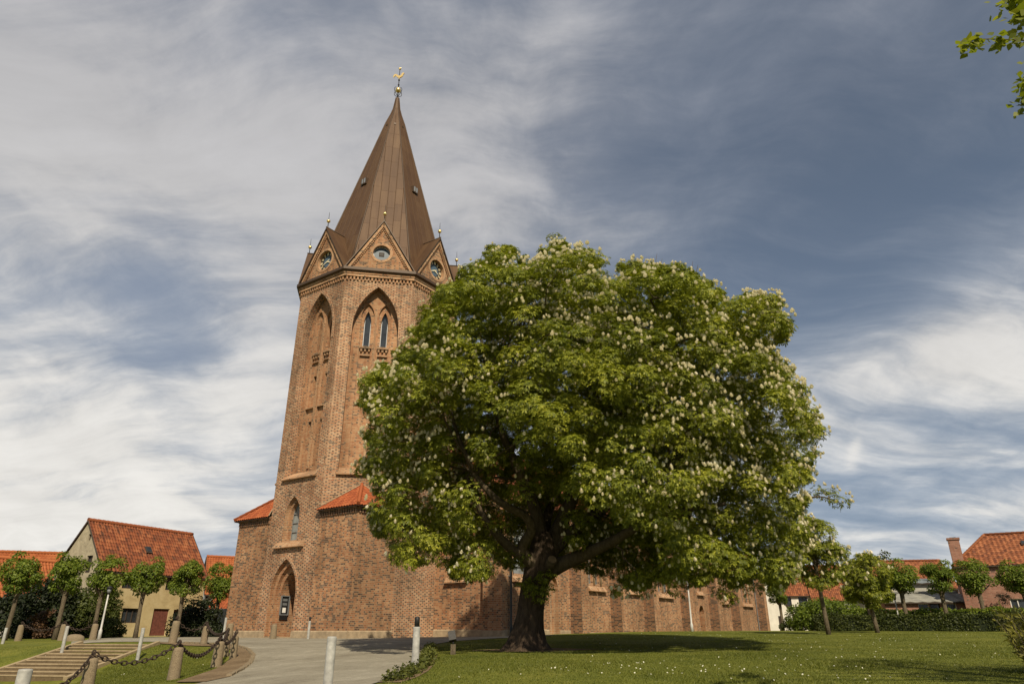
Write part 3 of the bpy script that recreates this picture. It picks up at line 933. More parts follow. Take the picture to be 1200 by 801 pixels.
tw = MB(); trim = MB()
for k, nn in enumerate(NORMS):
    Fc = face_of(nn, AP)
    west = k == 4
    diag = k % 2 == 1
    hs = SIDE / 2 - 0.0005
    rec = arch(0, 3.3, 10.05, 20.7, 24.05, 9)
    holes = [rec]
    if west:
        portal = arch(-0.3, 2.6, 0.02, 2.55, 4.75, 8)
        win = arch(-0.3, 1.5, 5.85, 7.5, 8.8, 6)
        holes += [portal, win]
    wall(tw, Fc, rect(-hs, hs, 0, CORN), holes, 0, M['brick_tower'], uo=k * 7.13)
    # big recess
    reveal(tw, Fc, rec, 0, -0.6, M['brick_dark'] if False else M['brick_tower'], skip_bottom=True)
    nich = [arch(s * 0.62, 0.92, 10.7, 21.9, 22.9, 5) for s in (-1, 1)]
    wall(tw, Fc, rec, nich, -0.6, M['brick_plain'], uo=k * 3.3)
    for i, nl in enumerate(nich):
        reveal(tw, Fc, nl, -0.6, -0.78, M['brick_buff'])
        cu = (-0.62, 0.62)[i]
        ops = [arch(cu, 0.50, 19.55, 21.45, 22.35, 5)]
        if not diag or k in (3, 1, 7): ops = [arch(cu, 0.34, 19.75, 21.3, 22.2, 4)]
        if not diag: ops.append(rect(cu - 0.16, cu + 0.16, 16.9, 17.7)); ops.append(rect(cu - 0.15, cu + 0.15, 13.6, 14.25))
        wall(tw, Fc, nl, ops, -0.78, M['brick_plain'], uo=k * 3.3 + i)
        for q, op in enumerate(ops):
            reveal(tw, Fc, op, -0.78, -1.15, M['brick_plain'])
            if q == 0:
                if k in (3, 4, 5, 6):
                    wf = MB(); wall(wf, Fc, op, [], -1.05, M['lead'])
                    ws = MB(); inner = [(cu + (u - cu) * 0.8, 20.4 + (v - 20.4) * 0.955) for u, v in op]
                    wf = MB(); wall(wf, Fc, op, [inner], -1.05, M['lead']); reveal(wf, Fc, inner, -1.05, -1.10, M['lead'])
                    fo = wf.build('window', church)
                    ws = MB(); wall(ws, Fc, inner, [], -1.10, M['glass']); ws.build('pane', fo)
                else:
                    wall(tw, Fc, op, [], -1.15, M['black'])  # black plate stands in for the darkness inside the unglazed opening
            else:
                wall(tw, Fc, op, [], -1.15, M['black'])  # slit backed in black, the dark inside put into the colour
        # corbelled sills
        slab_f(trim, Fc, cu - .42, cu + .42, 19.32, 19.52, -0.78, -0.56, M['brick_buff'], 0.05)
        for b in (-.28, 0, .28): slab_f(trim, Fc, cu + b - .07, cu + b + .07, 19.10, 19.317, -0.78, -0.62, M['brick_buff'])
        slab_f(trim, Fc, cu - .36, cu + .36, 18.74, 18.86, -0.78, -0.62, M['brick_buff'], 0.04)
        slab_f(trim, Fc, cu - .42, cu + .42, 15.17, 15.30, -0.78, -0.58, M['brick_buff'], 0.05)
    # central rib and thin strips that divide the niches
    slab_f(trim, Fc, -0.075, 0.075, 10.75, 22.2, -0.6, -0.50, M['brick_buff'])
    # raised brick band round the recess
    rin = arch(0, 3.3, 20.0, 20.7, 24.05, 9); rout = arch(0, 3.70, 20.0, 20.7, 24.30, 9)
    ring_band(trim, Fc, rin, rout, 0, 0.035, M['brick_tower'])
    # sloped sill of the recess
    slab_f(trim, Fc, -1.75, 1.75, 9.95, 10.55, -0.6, 0.20, M['brick_buff'], 0.52)
    if west:
        ring_band(trim, Fc, arch(-.3, 2.6, .02, 2.55, 4.75, 8), arch(-.3, 2.9, .02, 2.55, 4.95, 8), 0, 0.04, M['brick_tower'])
        steps = [(2.6, 2.55, 4.75, 0.0), (2.15, 2.5, 4.4, -0.26), (1.75, 2.45, 4.0, -0.52)]
        for a, b in zip(steps[:-1], steps[1:]):
            la = arch(-.3, a[0], .02, a[1], a[2], 8); lb = arch(-.3, b[0], .02, b[1], b[2], 8)
            reveal(tw, Fc, la, a[3], b[3], M['brick_plain'], skip_bottom=True)
            wall(tw, Fc, la, [lb], b[3], M['brick_plain'])
        lb = arch(-.3, 1.75, .02, 2.45, 4.0, 8)
        reveal(tw, Fc, lb, -0.52, -3.0, M['brick_plain'], skip_bottom=True)
        dm = MB(); wall(dm, Fc, lb, [], -3.0, M['oak'])
        for i in range(8): slab_f(dm, Fc, -1.22 + i * .235, -1.02 + i * .235, 0.1, 3.0, -2.999, -2.96, M['oak'])
        dob = dm.build('door', church)
        hm = MB(); hm.tube([Fc.p(-.42, 1.05, -2.96), Fc.p(-.42, 1.05, -2.88), Fc.p(-.42, 1.28, -2.88), Fc.p(-.42, 1.28, -2.96)], .02, M['iron'], 6); hm.build('handle', dob)
        wl = arch(-.3, 1.5, 5.85, 7.5, 8.8, 6); wi = arch(-.3, 1.16, 5.95, 7.5, 8.5, 6)
        reveal(tw, Fc, wl, 0, -0.28, M['brick_buff']); wall(tw, Fc, wl, [wi], -0.28, M['brick_buff']); reveal(tw, Fc, wi, -0.28, -0.6, M['brick_plain'])
        fm = MB(); inn = arch(-.3, 1.04, 6.02, 7.5, 8.4, 6); wall(fm, Fc, wi, [inn], -0.55, M['lead'])
        for hh in (6.5, 7.1, 7.7): slab_f(fm, Fc, -.82, .22, hh, hh + .035, -.60, -.545, M['lead'])
        slab_f(fm, Fc, -.32, -.28, 6.02, 8.4, -.60, -.545, M['lead'])
        fo = fm.build('window', church); pm = MB(); wall(pm, Fc, wi, [], -0.605, M['leaded']); pm.build('pane', fo)
        slab_f(trim, Fc, -1.65, 1.25, 5.44, 5.84, 0, 0.24, M['brick_buff'], 0.34)
        # notice case on the portal's north reveal
        ncx = -.3 - 1.75 / 2 + 0.0
        nb = MB(); FR = Face(Fc.p(ncx, 0, 0), -Fc.w, Fc.u)
        nb_root = thing('notice_case', 'grey framed glazed notice case on the church porch wall', 'notice board', tuple(church.matrix_basis @ FR.p(0.92, 1.35, 0)), R(55))
        FR2 = Face((0, 0, 0), FR.u, FR.w)
        def fw(mb, u0, u1, v0, v1, w0, w1, mt): slab_f(mb, FR2, u0, u1, v0, v1, w0, w1, mt)
        m1 = MB(); fw(m1, -.34, -.28, 0, 1.2, 0, .09, M['grey_metal']); fw(m1, .28, .34, 0, 1.2, 0, .09, M['grey_metal']); fw(m1, -.28, .28, 0, .06, 0, .09, M['grey_metal']); fw(m1, -.28, .28, 1.14, 1.2, 0, .09, M['grey_metal']); m1.build('frame', nb_root)
        m2 = MB(); fw(m2, -.28, .28, .06, 1.14, 0.01, .03, M['black']); m2.build('panel', nb_root)
        m3 = MB(); fw(m3, -.14, .12, .16, .46, .031, .04, M['white']); m3.build('notice', nb_root, label='white paper notice pinned low in the case')
        m3 = MB(); fw(m3, -.17, .17, .60, .75, .031, .04, M['grey_metal']); m3.build('notice', nb_root)
        m3 = MB(); fw(m3, -.17, .17, .86, 1.0, .031, .04, M['grey_metal']); m3.build('notice', nb_root)
        m4 = MB(); fw(m4, -.30, .30, -.28, -.03, 0, .07, M['iron']); m4.build('letter_box', nb_root)
tower_wall = tw.build('tower_wall', church)
# corbel table and cornice round the octagon
for k, nn in enumerate(NORMS):
    Fc = face_of(nn, AP)
    for i in range(19):
        u = -SIDE / 2 + 0.14 + i * (SIDE - .28) / 18
        slab_f(trim, Fc, u - .065, u + .065, 24.48, 24.75, 0, 0.12, M['brick_plain'])


def oct_band(mb, r0, z0, r1, z1, mat):
    for k in range(8):
        mb.poly([oct_pt(k - 1, r0, z0), oct_pt(k, r0, z0), oct_pt(k, r1, z1), oct_pt(k - 1, r1, z1)], mat)


rr = lambda a: a / math.cos(PI / 8)
oct_band(trim, rr(AP - .02), 24.6, rr(AP - .02), 24.76, M['brick_tower'])
oct_band(trim, rr(AP), 24.752, rr(AP + .17), 24.752, M['brick_buff'])
oct_band(trim, rr(AP + .17), 24.752, rr(AP + .17), 24.95, M['brick_buff'])
oct_band(trim, rr(AP + .17), 24.95, rr(AP + .22), 24.953, M['brick_plain'])
oct_band(trim, rr(AP + .22), 24.953, rr(AP + .22), 25.12, M['brick_plain'])
oct_band(trim, rr(AP + .22), 25.12, rr(AP + .40), 25.20, M['copper_trim'])
oct_band(trim, rr(AP + .40), 25.20, rr(AP + .40), 25.30, M['copper_trim'])
oct_band(trim, rr(AP + .40), 25.30, rr(AP + .40), 25.42, M['copper_trim'])
oct_band(trim, rr(AP + .40), 25.42, rr(AP - .2), 25.50, M['copper_trim'])
trim.build('moulding', church)

# gables with copper roofs, clocks on the main sides and round lights on the diagonals
for k, nn in enumerate(NORMS):
    Fc = face_of(nn, AP + 0.10)
    g = MB()
    hb = 2.42; tri = [(-hb, GB), (hb, GB), (0, GA - .12)]
    crad = 0.82 if k % 2 == 0 else 0.64; cz = GB + (1.42 if k % 2 == 0 else 1.48)
    circ = [(crad * math.cos(2 * PI * i / 28), cz + crad * math.sin(2 * PI * i / 28)) for i in range(28)]
    wall(g, Fc, tri, [circ], 0, M['brick'], uo=k * 5.1)
    reveal(g, Fc, circ, 0, -0.30, M['brick_buff'])
    big = [((crad + .2) * math.cos(2 * PI * i / 28), cz + (crad + .2) * math.sin(2 * PI * i / 28)) for i in range(28)]
    for i in range(28):
        a, b, c, d = circ[i], circ[(i + 1) % 28], big[(i + 1) % 28], big[i]
        g.poly([Fc.p(*d, .03), Fc.p(*c, .03), Fc.p(*b, .03), Fc.p(*a, .03)], M['brick_buff']); g.poly([Fc.p(*c, .03), Fc.p(*d, .03), Fc.p(*d, 0), Fc.p(*c, 0)], M['brick_buff'])
    # moulded rakes with a row of dentils
    for s in (-1, 1):
        a = Vector((s * hb, GB)); b = Vector((0, GA - .12)); dr = (b - a); L = dr.length; dr.normalize(); ins = Vector((-s * dr.y, s * dr.x)) * (1 if s > 0 else 1)
        ins = Vector((-s * abs(dr.y), -abs(dr.x)))
        def qd(t0, t1, o0, o1, w0, w1, mt):
            p = [a + dr * t0 + ins * o0, a + dr * t1 + ins * o0, a + dr * t1 + ins * o1, a + dr * t0 + ins * o1]
            if s > 0: p = list(reversed(p))
            p = list(reversed(p))
            top = [Fc.p(q.x, q.y, w1) for q in p]; bot = [Fc.p(q.x, q.y, w0) for q in p]
            g.poly(list(reversed(top)), mt)
            for i in range(4):
                g.poly([top[i], top[(i + 1) % 4], bot[(i + 1) % 4], bot[i]], mt)
        qd(0.0, L - .02, 0.0, 0.18, 0.0, 0.16, M['brick_buff'])
        qd(0.3, L - .25, 0.183, 0.24, 0.0, 0.08, M['brick_plain'])
        for t in np.arange(0.5, L - .45, .17): qd(t, t + .085, 0.243, 0.32, 0.0, 0.08, M['brick_plain'])
    gob = g.build('gable', church)
    if k % 2 == 0:
        c = MB(); cin = [(.46 * math.cos(2 * PI * i / 28), cz + .46 * math.sin(2 * PI * i / 28)) for i in range(28)]
        wall(c, Fc, circ, [cin], -0.28, M['black']); wall(c, Fc, cin, [], -0.28, M['slate'])
        cf = c.build('clock_face', gob)
        c2 = MB()
        for hnum in range(12):
            a = 2 * PI * hnum / 12; ca, sa = math.cos(a), math.sin(a)
            for off in (-.045, .045) if hnum % 3 else (-.07, 0, .07):
                ux, uy = -sa, ca
                pl = [(ca * r_ * 1.0 + ux * (off + e), cz + sa * r_ + uy * (off + e)) for r_, e in ((.52, -.022), (.78, -.028), (.78, .028), (.52, .022))]
                c2.poly([Fc.p(x, y, -.25) for x, y in pl], M['gold_paint'])
        ringo = [(0.80 * math.cos(2 * PI * i / 28), cz + .80 * math.sin(2 * PI * i / 28)) for i in range(28)]
        for ang, L_, w_ in ((R(205), .62, .05), (R(25), .30, .04), (R(335), .5, .06)):
            ca, sa = math.cos(ang), math.sin(ang)
            c2.poly([Fc.p(-sa * w_, cz + ca * w_, -.22), Fc.p(sa * w_, cz - ca * w_, -.22), Fc.p(ca * L_ + sa * .015, cz + sa * L_ - ca * .015, -.22), Fc.p(ca * L_ - sa * .015, cz + sa * L_ + ca * .015, -.22)], M['gold_paint'])
        c2.build('clock_hand', gob)
    else:
        c = MB(); wall(c, Fc, circ, [], -0.28, M['oculus']); sq = rect(-.2, .2, cz - .17, cz + .17)
        wall(c, Fc, sq, [], -0.25, M['dark_wood']); reveal(c, Fc, sq, -.25, -.28, M['lead'])
        for dv in (-.08, .02): slab_f(c, Fc, -.15, .15, cz + dv, cz + dv + .05, -.25, -.24, M['black'])
        ins2 = [(.575 * math.cos(2 * PI * i / 28), cz + .575 * math.sin(2 * PI * i / 28)) for i in range(28)]
        wall(c, Fc, circ, [ins2], -0.22, M['lead']); reveal(c, Fc, ins2, -.22, -.28, M['white'])
        c.build('round_window', gob)
    # copper saddle over the gable
    rf = MB(); Fr = face_of(nn, 0)
    w_out, w_in = AP + .34, 3.4
    hb2 = SIDE / 2 + .10; za, zb = GA + .10, GB + .02
    for s in (-1, 1):
        o0 = Fr.p(s * hb2, zb, w_out); o1 = Fr.p(0, za, w_out); i0 = Fr.p(s * hb2, zb, w_in); i1 = Fr.p(0, za, w_in)
        q = [o0, o1, i1, i0] if s < 0 else [o1, o0, i0, i1]
        q = list(reversed(q))
        rf.poly(q, M['copper'], uv=[(0, 0), (0, 5), (3, 5), (3, 0)])
        d = Vector((0, 0, -.14)); lo = [p + d for p in q]
        rf.poly(list(reversed(lo)), M['copper_trim'])
        rf.poly([o0, o1, o1 + d, o0 + d] if s > 0 else [o1, o0, o0 + d, o1 + d], M['copper_trim'])
    rf.tube([Fr.p(0, za + .02, w_out + .01), Fr.p(0, za + .02, w_in)], .055, M['copper_trim'], 6)
    rfo = rf.build('gable_roof', church)
    fb = MB(); fb.tube([Fr.p(0, za, AP + .2), Fr.p(0, za + 1.45, AP + .2)], [.035, .012], M['iron'], 6); fb.ball(Fr.p(0, za + .62, AP + .2), .15, M['gold'], 14); fb.build('ball_finial', rfo)

# spire
s = MB()
ZS = [(25.3, 6.12), (29.8, 4.86), (35, 3.43), (40, 2.06), (44.2, 0.92), (45.3, 0.55), (46.1, 0.34), (47.5, 0.17)]
for k in range(8):
    for (z0, r0), (z1, r1) in zip(ZS[:-1], ZS[1:]):
        w0 = r0 * math.sin(PI / 8); w1 = r1 * math.sin(PI / 8)
        s.poly([oct_pt(k - 1, r0, z0), oct_pt(k, r0, z0), oct_pt(k, r1, z1), oct_pt(k - 1, r1, z1)], M['copper'],
               uv=[(k * 9.3 - w0, z0), (k * 9.3 + w0, z0), (k * 9.3 + w1, z1), (k * 9.3 - w1, z1)])
    s.tube([oct_pt(k, r + .015, z) for z, r in ZS], [.06, .06, .055, .05, .045, .04, .03, .02], M['copper_trim'], 6)
    # standing seams
    nseam = [-1.86, -1.24, -.62, 0, .62, 1.24, 1.86]
    nv = Vector((NORMS[k][0], NORMS[k][1], .27)).normalized(); tv = Vector((-NORMS[k][1], NORMS[k][0], 0))
    for sx in nseam:
        pts = []
        for z in np.linspace(25.4, 45.0, 15):
            r = np.interp(z, [q[0] for q in ZS], [q[1] for q in ZS]); hw = r * math.sin(PI / 8)
            if abs(sx) < hw - .04:
                a_ = r * math.cos(PI / 8)
                pts.append(Vector((NORMS[k][0] * a_, NORMS[k][1] * a_, z)) + tv * sx + nv * .012)
        if len(pts) > 1: s.tube(pts, .022, M['copper'], 4)
spire = s.build('spire', church)
for k, zc in ((4, 36.1), (6, 35.7), (5, 43.6), (6, 43.6), (4, 43.6)):
    r = np.interp(zc, [q[0] for q in ZS], [q[1] for q in ZS]); a_ = r * math.cos(PI / 8); nn = NORMS[k]; big = zc < 40
    Fh = face_of(nn, a_); hb_ = MB(); e = .30 if big else .1
    slab_f(hb_, Fh, -e, e, zc - e * 1.1, zc + e, -.35, e * .75, M['copper_trim'], .05)
    if big:
        wall(hb_, Fh, rect(-e * .75, e * .75, zc - e * .8, zc + e * .75), [], e * .75 + .01, M['lead'])
        slab_f(hb_, Fh, -.03, .03, zc - e * .8, zc + e * .7, e * .75 + .011, e * .75 + .03, M['copper_trim'])
    hb_.build('hatch', spire)
f = MB()
f.tube([(0, 0, 47.3), (0, 0, 51.2)], [.055, .03], M['iron'], 8)
f.ball((0, 0, 48.5), .27, M['gold'], 18)
f.ball((0, 0, 51.2), .13, M['gold'], 12)
f.ball((0, 0, 49.15), .1, M['iron'], 8); f.ball((0, 0, 49.75), .1, M['iron'], 8)
for k in range(4):
    a = k * PI / 2; f.tube([Vector((math.cos(a) * (.08 + .42 * math.sin(t)), math.sin(a) * (.08 + .42 * math.sin(t)), 47.85 + .36 * t / 1.0 - .1)) for t in np.linspace(0, 2.6, 9)], .03, M['iron'], 5)
f.build('finial', spire)
# weathercock: a solid gilded plate cut to a cock's outline
ck = [(-1.0, .18), (-.85, .62), (-.55, .72), (-.30, .52), (-.1, .34), (.15, .34), (.3, .5), (.36, .74), (.5, .86), (.62, .92), (.70, .8), (.80, .68), (.66, .62), (.62, .40), (.5, .14), (.25, -.04), (.08, -.1), (.08, -.3), (-.08, -.3), (-.08, -.1), (-.3, .04), (-.5, .26), (-.62, .38), (-.74, .22), (-.86, .04)]
ck = [(x * .62, z * .62) for x, z in ck]
cm = MB(); ca = R(-60)
Fk = Face((0, 0, 50.1), (math.cos(ca), math.sin(ca), 0), (math.sin(ca), -math.cos(ca), 0))
wall(cm, Fk, list(reversed(ck)), [], .05, M['gold']); Fk2 = Face((0, 0, 50.1), (-math.cos(ca), -math.sin(ca), 0), (-math.sin(ca), math.cos(ca), 0))
wall(cm, Fk2, [(-x, z) for x, z in ck], [], .05, M['gold'])
for i in range(len(ck)):
    a, b = ck[i], ck[(i + 1) % len(ck)]
    cm.poly([Fk.p(*a, .05), Fk.p(*b, .05), Fk.p(*b, -.05), Fk.p(*a, -.05)], M['gold'])
cm.build('weathercock', spire)

# square lower storey: corner blocks with tiled broaches (west side north, west side south, and the two at the back)
EV = 7.6
for (sx, sy) in ((-1, 1), (-1, -1)):
    P1 = Vector((sx * AP, sy * SIDE / 2)); Cn = Vector((sx * AP, sy * AP)); P2 = Vector((sx * SIDE / 2, sy * AP))
    cb = MB()
    Fw = face_of((sx, 0), AP); Fs = face_of((0, sy), AP)
    for Fq, nrm in ((Fw, (sx, 0)), (Fs, (0, sy))):
        # u range from the octagon's corner to the square's corner
        us = sorted([(Vector((Cn.x, Cn.y, 0)) - Fq.o).dot(Fq.u), (Vector((P1.x, P1.y, 0) if nrm[0] else (P2.x, P2.y, 0)) - Fq.o).dot(Fq.u)])
        wall(cb, Fq, rect(us[0], us[1], 0, EV), [], 0, M['brick'], uo=13.7 * (sx + 2 * sy) + 3 * abs(nrm[1]))
        for i in range(16):
            u = us[0] + .12 + i * (us[1] - us[0] - .24) / 15
            slab_f(cb, Fq, u - .06, u + .06, EV - .42, EV - .14, 0, .09, M['brick_dark'])
        slab_f(cb, Fq, us[0], us[1] + (.0), EV - .14, EV + .04, 0, .14, M['brick_dark'])
        slab_f(cb, Fq, us[0] - .01, us[1] + .01, 0, .42, 0, .07, M['slab'], .05)
    cb.build('corner_wall', church)
    rt = MB(); ov = .3
    A1 = Vector((sx * (AP + ov), sy * (SIDE / 2 - .1), EV)); A2 = Vector((sx * (AP + ov), sy * (AP + ov), EV)); A3 = Vector((sx * (SIDE / 2 - .1), sy * (AP + ov), EV))
    T = Vector((sx * AP * .7071, sy * AP * .7071, 9.35))
    flip = sx * sy > 0
    T1 = T
    if flip:
        tile_plane(rt, A1, A2, T, T, M['tile_new']); tile_plane(rt, A2, A3, T, T, M['tile_new'])
    else:
        tile_plane(rt, A2, A1, T, T, M['tile_new']); tile_plane(rt, A3, A2, T, T, M['tile_new'])
    ridge_tiles(rt, A2 + Vector((0, 0, .06)), T + Vector((0, 0, .06)), M['tile_new'], .11)
    for a in (A1, A3):
        rt.tube([a + Vector((0, 0, .07)), T + Vector((0, 0, .05))], .035, M['slab'], 5)
    for qa, qb in ((A1, A2), (A2, A3)):
        dn = Vector((0, 0, -.08)); rt.poly([qa + dn, qb + dn, T + dn * 3, ], M['dark_wood'])
    rt.build('roof', church)

# plinth stones on the octagon's west face, either side of the portal
pl = MB(); Fw = face_of((-1, 0), AP)
slab_f(pl, Fw, -2.5, -1.62, 0, .42, 0, .07, M['slab'], .05); slab_f(pl, Fw, 1.02, 2.5, 0, .42, 0, .07, M['slab'], .05)
slab_f(pl, Fw, -1.55, .95, -.3, .06, -3.0, .5, M['slab'])
pl.build('plinth', church)

# aisles and nave
AX0, AX1, AY, AE = 1.39, 54.9, 12.1, 8.4
RZ = 16.0
na = MB()
def one(nm, F, *a):
    q = MB(); slab_f(q, F, *a); return q.build(nm, church)
Fa = face_of((-1, 0), -AX0)     # west wall of the south aisle; u runs south
slope = (RZ - AE) / AY
def zroof(y): return AE + (AY - abs(y)) * slope
ww = arch(8.0, 1.5, 3.7, 6.6, 8.0, 6); wi = arch(8.0, 1.05, 3.9, 6.6, 7.7, 6)
wall(na, Fa, [(AP + .001, 0), (AY, 0), (AY, AE), (AP + .001, zroof(AP))], [ww], 0, M['brick'], uo=40)
reveal(na, Fa, ww, 0, -.35, M['brick_buff']); wall(na, Fa, ww, [wi], -.35, M['brick_buff']); reveal(na, Fa, wi, -.35, -.7, M['brick_plain'])
wp = MB(); inn = arch(8.0, .93, 3.97, 6.6, 7.6, 6); wall(wp, Fa, wi, [inn], -.62, M['lead'])
for hh in np.arange(4.4, 7.4, .55): slab_f(wp, Fa, 7.53, 8.47, hh, hh + .035, -.68, -.615, M['lead'])
fo = wp.build('window', church); wq = MB(); wall(wq, Fa, wi, [], -.69, M['leaded']); wq.build('pane', fo)
one('sill', Fa, 7.05, 8.95, 3.34, 3.72, 0, .24, M['brick_buff'], .32)
one('plinth', Fa, AP + .1, 10.53, 0, .5, 0, .07, M['slab'], .06)
# north aisle west wall
Fa2 = Face((AX0, 0, 0), (0, -1, 0), (-1, 0, 0))
wall(na, Fa2, [(-AY, 0), (-AP - .001, 0), (-AP - .001, zroof(AP)), (-AY, AE)], [], 0, M['brick'], uo=70)
# end buttress standing against the aisle's west wall
bx = MB(); slab_f(bx, Fa, 10.57, AY + .0, 0, 6.6, 0.0, .55, M['brick_plain'], .0); slab_f(bx, Fa, 10.57, AY, 6.6, 7.5, 0.0, .55, M['tile_old'], .85)
slab_f(bx, Fa, 10.54, AY + .03, 0, .5, .0, .62, M['slab'], .06); bx.build('buttress', church)
# south wall with its window bays
Fs = face_of((0, -1), AY)      # u runs east, u = x
bays = [(3.2, 2.4, 1), (13.1, 2.4, 2), (19.2, 2.2, 2), (26.0, 3.2, 2), (34.7, 1.5, 1), (42.0, 2.0, 2), (49.7, 3.4, 2)]
zs_ = [3.7, 3.55, 3.55, 3.5, 4.05, 3.4, 3.35]
holes = []; door_l = arch(34.75, 1.3, .02, 2.0, 2.75, 6)
blind = arch(6.9, 1.2, .05, 3.0, 4.0, 5)
for (c_, w_, n_), z_ in zip(bays, zs_): holes.append(arch(c_, w_, z_, 6.2, 7.6, 6))
wall(na, Fs, rect(AX0, AX1, 0, AE), holes + [door_l, blind], 0, M['brick'], uo=100)
reveal(na, Fs, blind, 0, -.25, M['brick_buff'], True); wall(na, Fs, blind, [], -.25, M['brick_plain'])
one('shaft', Fs, 6.55, 6.75, .05, 3.2, -.25, -.1, M['brick_buff']); one('shaft', Fs, 7.05, 7.25, .05, 3.2, -.25, -.1, M['brick_buff'])
reveal(na, Fs, door_l, 0, -.5, M['brick_plain'], True)
dm = MB(); wall(dm, Fs, door_l, [], -.5, M['red_door'])
for i in range(6): slab_f(dm, Fs, 34.12 + i * .21, 34.28 + i * .21, .05, 2.2, -.5, -.47, M['red_door'])
dob = dm.build('door', church); hm = MB(); hm.tube([Fs.p(35.15, 1.0, -.47), Fs.p(35.15, 1.0, -.41), Fs.p(35.15, 1.2, -.41), Fs.p(35.15, 1.2, -.47)], .02, M['iron'], 6); hm.build('handle', dob)
for (c_, w_, n_), z_, hl in zip(bays, zs_, holes):
    reveal(na, Fs, hl, 0, -.22, M['brick_buff'])
    # the bay is filled by one or two lancets between moulded shafts
    lw = (w_ - .3 * (n_ + 1)) / n_
    lan = []
    for i in range(n_):
        cc = c_ - w_ / 2 + .3 + lw / 2 + i * (lw + .3); lan.append(arch(cc, lw, z_ + .15, 5.9 if n_ == 2 else 6.2, 6.6 if n_ == 2 else 7.25, 5))
    wall(na, Fs, hl, lan, -.22, M['brick_buff'])
    for l in lan:
        reveal(na, Fs, l, -.22, -.5, M['brick_plain']); cc = (l[0][0] + l[1][0]) / 2
        fr = [(cc + (u - cc) * .86, v + (.06 if v < 4.5 else -.05)) for u, v in l]
        fm = MB(); wall(fm, Fs, l, [fr], -.42, M['lead'])
        for hh in np.arange(z_ + .6, 6.0, .55): slab_f(fm, Fs, cc - lw * .44, cc + lw * .44, hh, hh + .03, -.48, -.415, M['lead'])
        fo = fm.build('window', church); pm = MB(); wall(pm, Fs, l, [], -.49, M['leaded']); pm.build('pane', fo)
    for i in range(n_ + 1):
        cc = c_ - w_ / 2 + .15 + i * (lw + .3)
        shf = MB(); shf.tube([Fs.p(cc, z_ + .05, -.16), Fs.p(cc, 6.5 if n_ == 2 else 6.2, -.16)], .09, M['brick_buff'], 8); shf.build('shaft', church)
    for i in range(n_):
        a0 = c_ - w_ / 2 - .12 + i * (w_ + .24) / n_; a1 = a0 + (w_ + .24) / n_ - (.12 if i < n_ - 1 else 0)
        one('sill', Fs, a0, a1, z_ - .40, z_ - .02, 0, .24, M['brick_buff'], .32)
one('plinth', Fs, AX0 + .05, 6.2, 0, .5, 0, .07, M['slab'], .06); one('plinth', Fs, 7.6, 9.0, 0, .45, 0, .06, M['slab'], .05)
for x0, x1 in ((10.15, 15.2), (16.3, 21.3), (22.4, 29.4), (30.6, 34.05), (35.45, 36.9), (38.0, 43.6), (44.7, 53.2)):
    one('plinth', Fs, x0, x1, 0, .3, 0, .05, M['slab'], .05)
for bx0 in (9.1, 15.25, 21.35, 29.45, 36.95, 43.65, 53.3):
    b = MB(); x0, x1, dp = bx0, bx0 + 1.05, .95
    hgt = 7.1
    # flanks in a darker brick with dense dark headers, plain front
    b.poly([(x0, -AY, 0), (x0, -AY - dp, 0), (x0, -AY - dp, hgt - .9), (x0, -AY, hgt)][::-1], M['brick_dark'], uv=[(0, hgt), (dp, hgt - .9), (dp, 0), (0, 0)])
    b.poly([(x1, -AY, 0), (x1, -AY - dp, 0), (x1, -AY - dp, hgt - .9), (x1, -AY, hgt)], M['brick_dark'], uv=[(0, 0), (dp, 0), (dp, hgt - .9), (0, hgt)])
    b.poly([(x0, -AY - dp, 0), (x1, -AY - dp, 0), (x1, -AY - dp, hgt - .9), (x0, -AY - dp, hgt - .9)], M['brick_plain'])
    b.poly([(x0 - .05, -AY - dp - .08, hgt - .93), (x1 + .05, -AY - dp - .08, hgt - .93), (x1 + .05, -AY, hgt + .02), (x0 - .05, -AY, hgt + .02)], M['tile_old'])
    b.build('buttress', church)
# north wall, east gable and the roof
Fn = face_of((0, 1), AY); wall(na, Fn, rect(-AX1, -AX0, 0, AE), [], 0, M['brick'])
Fe = face_of((1, 0), AX1); wall(na, Fe, [(-AY, 0), (AY, 0), (AY, AE), (0, RZ), (-AY, AE)], [], 0, M['brick'], uo=160)
for i in range(110):
    u = AX0 + .3 + i * (AX1 - AX0 - .6) / 109
    slab_f(na, Fs, u - .07, u + .07, AE - .45, AE - .15, 0, .10, M['brick_dark'])
na.build('nave_wall', church)
nr = MB()
tile_plane(nr, (AX0 - .1, -AY - .35, AE - .05), (AX1 + .2, -AY - .35, AE - .05), (AX1 + .2, 0, RZ + .2), (AX0 - .1, 0, RZ + .2), M['tile_old'], 0.48, 0.5, per=3)
nr.poly([(AX1 + .2, AY + .35, AE - .05), (AX0 - .1, AY + .35, AE - .05), (AX0 - .1, 0, RZ + .2), (AX1 + .2, 0, RZ + .2)], M['tile_old'])
ridge_tiles(nr, (AX0 - .1, 0, RZ + .22), (AX1 + .2, 0, RZ + .22), M['tile_old'], .16)
nr.build('nave_roof', church)
for (x, yo) in ((AX0 + .18, .12), (52.75, .12)):
    d = MB(); d.tube([Fs.p(x, AE - .2, .3), Fs.p(x, AE - .6, yo), Fs.p(x, .35, yo), Fs.p(x + .06, .15, yo + .12), Fs.p(x + .1, .1, yo + .25)], .055, M['grey_metal'], 8)
    for zz_ in (1.6, 3.6, 5.6): slab_f(d, Fs, x - .08, x + .08, zz_, zz_ + .06, 0, yo + .07, M['grey_metal'])
    d.build('downpipe', church)

# ------------------------------------------------------------------ trees


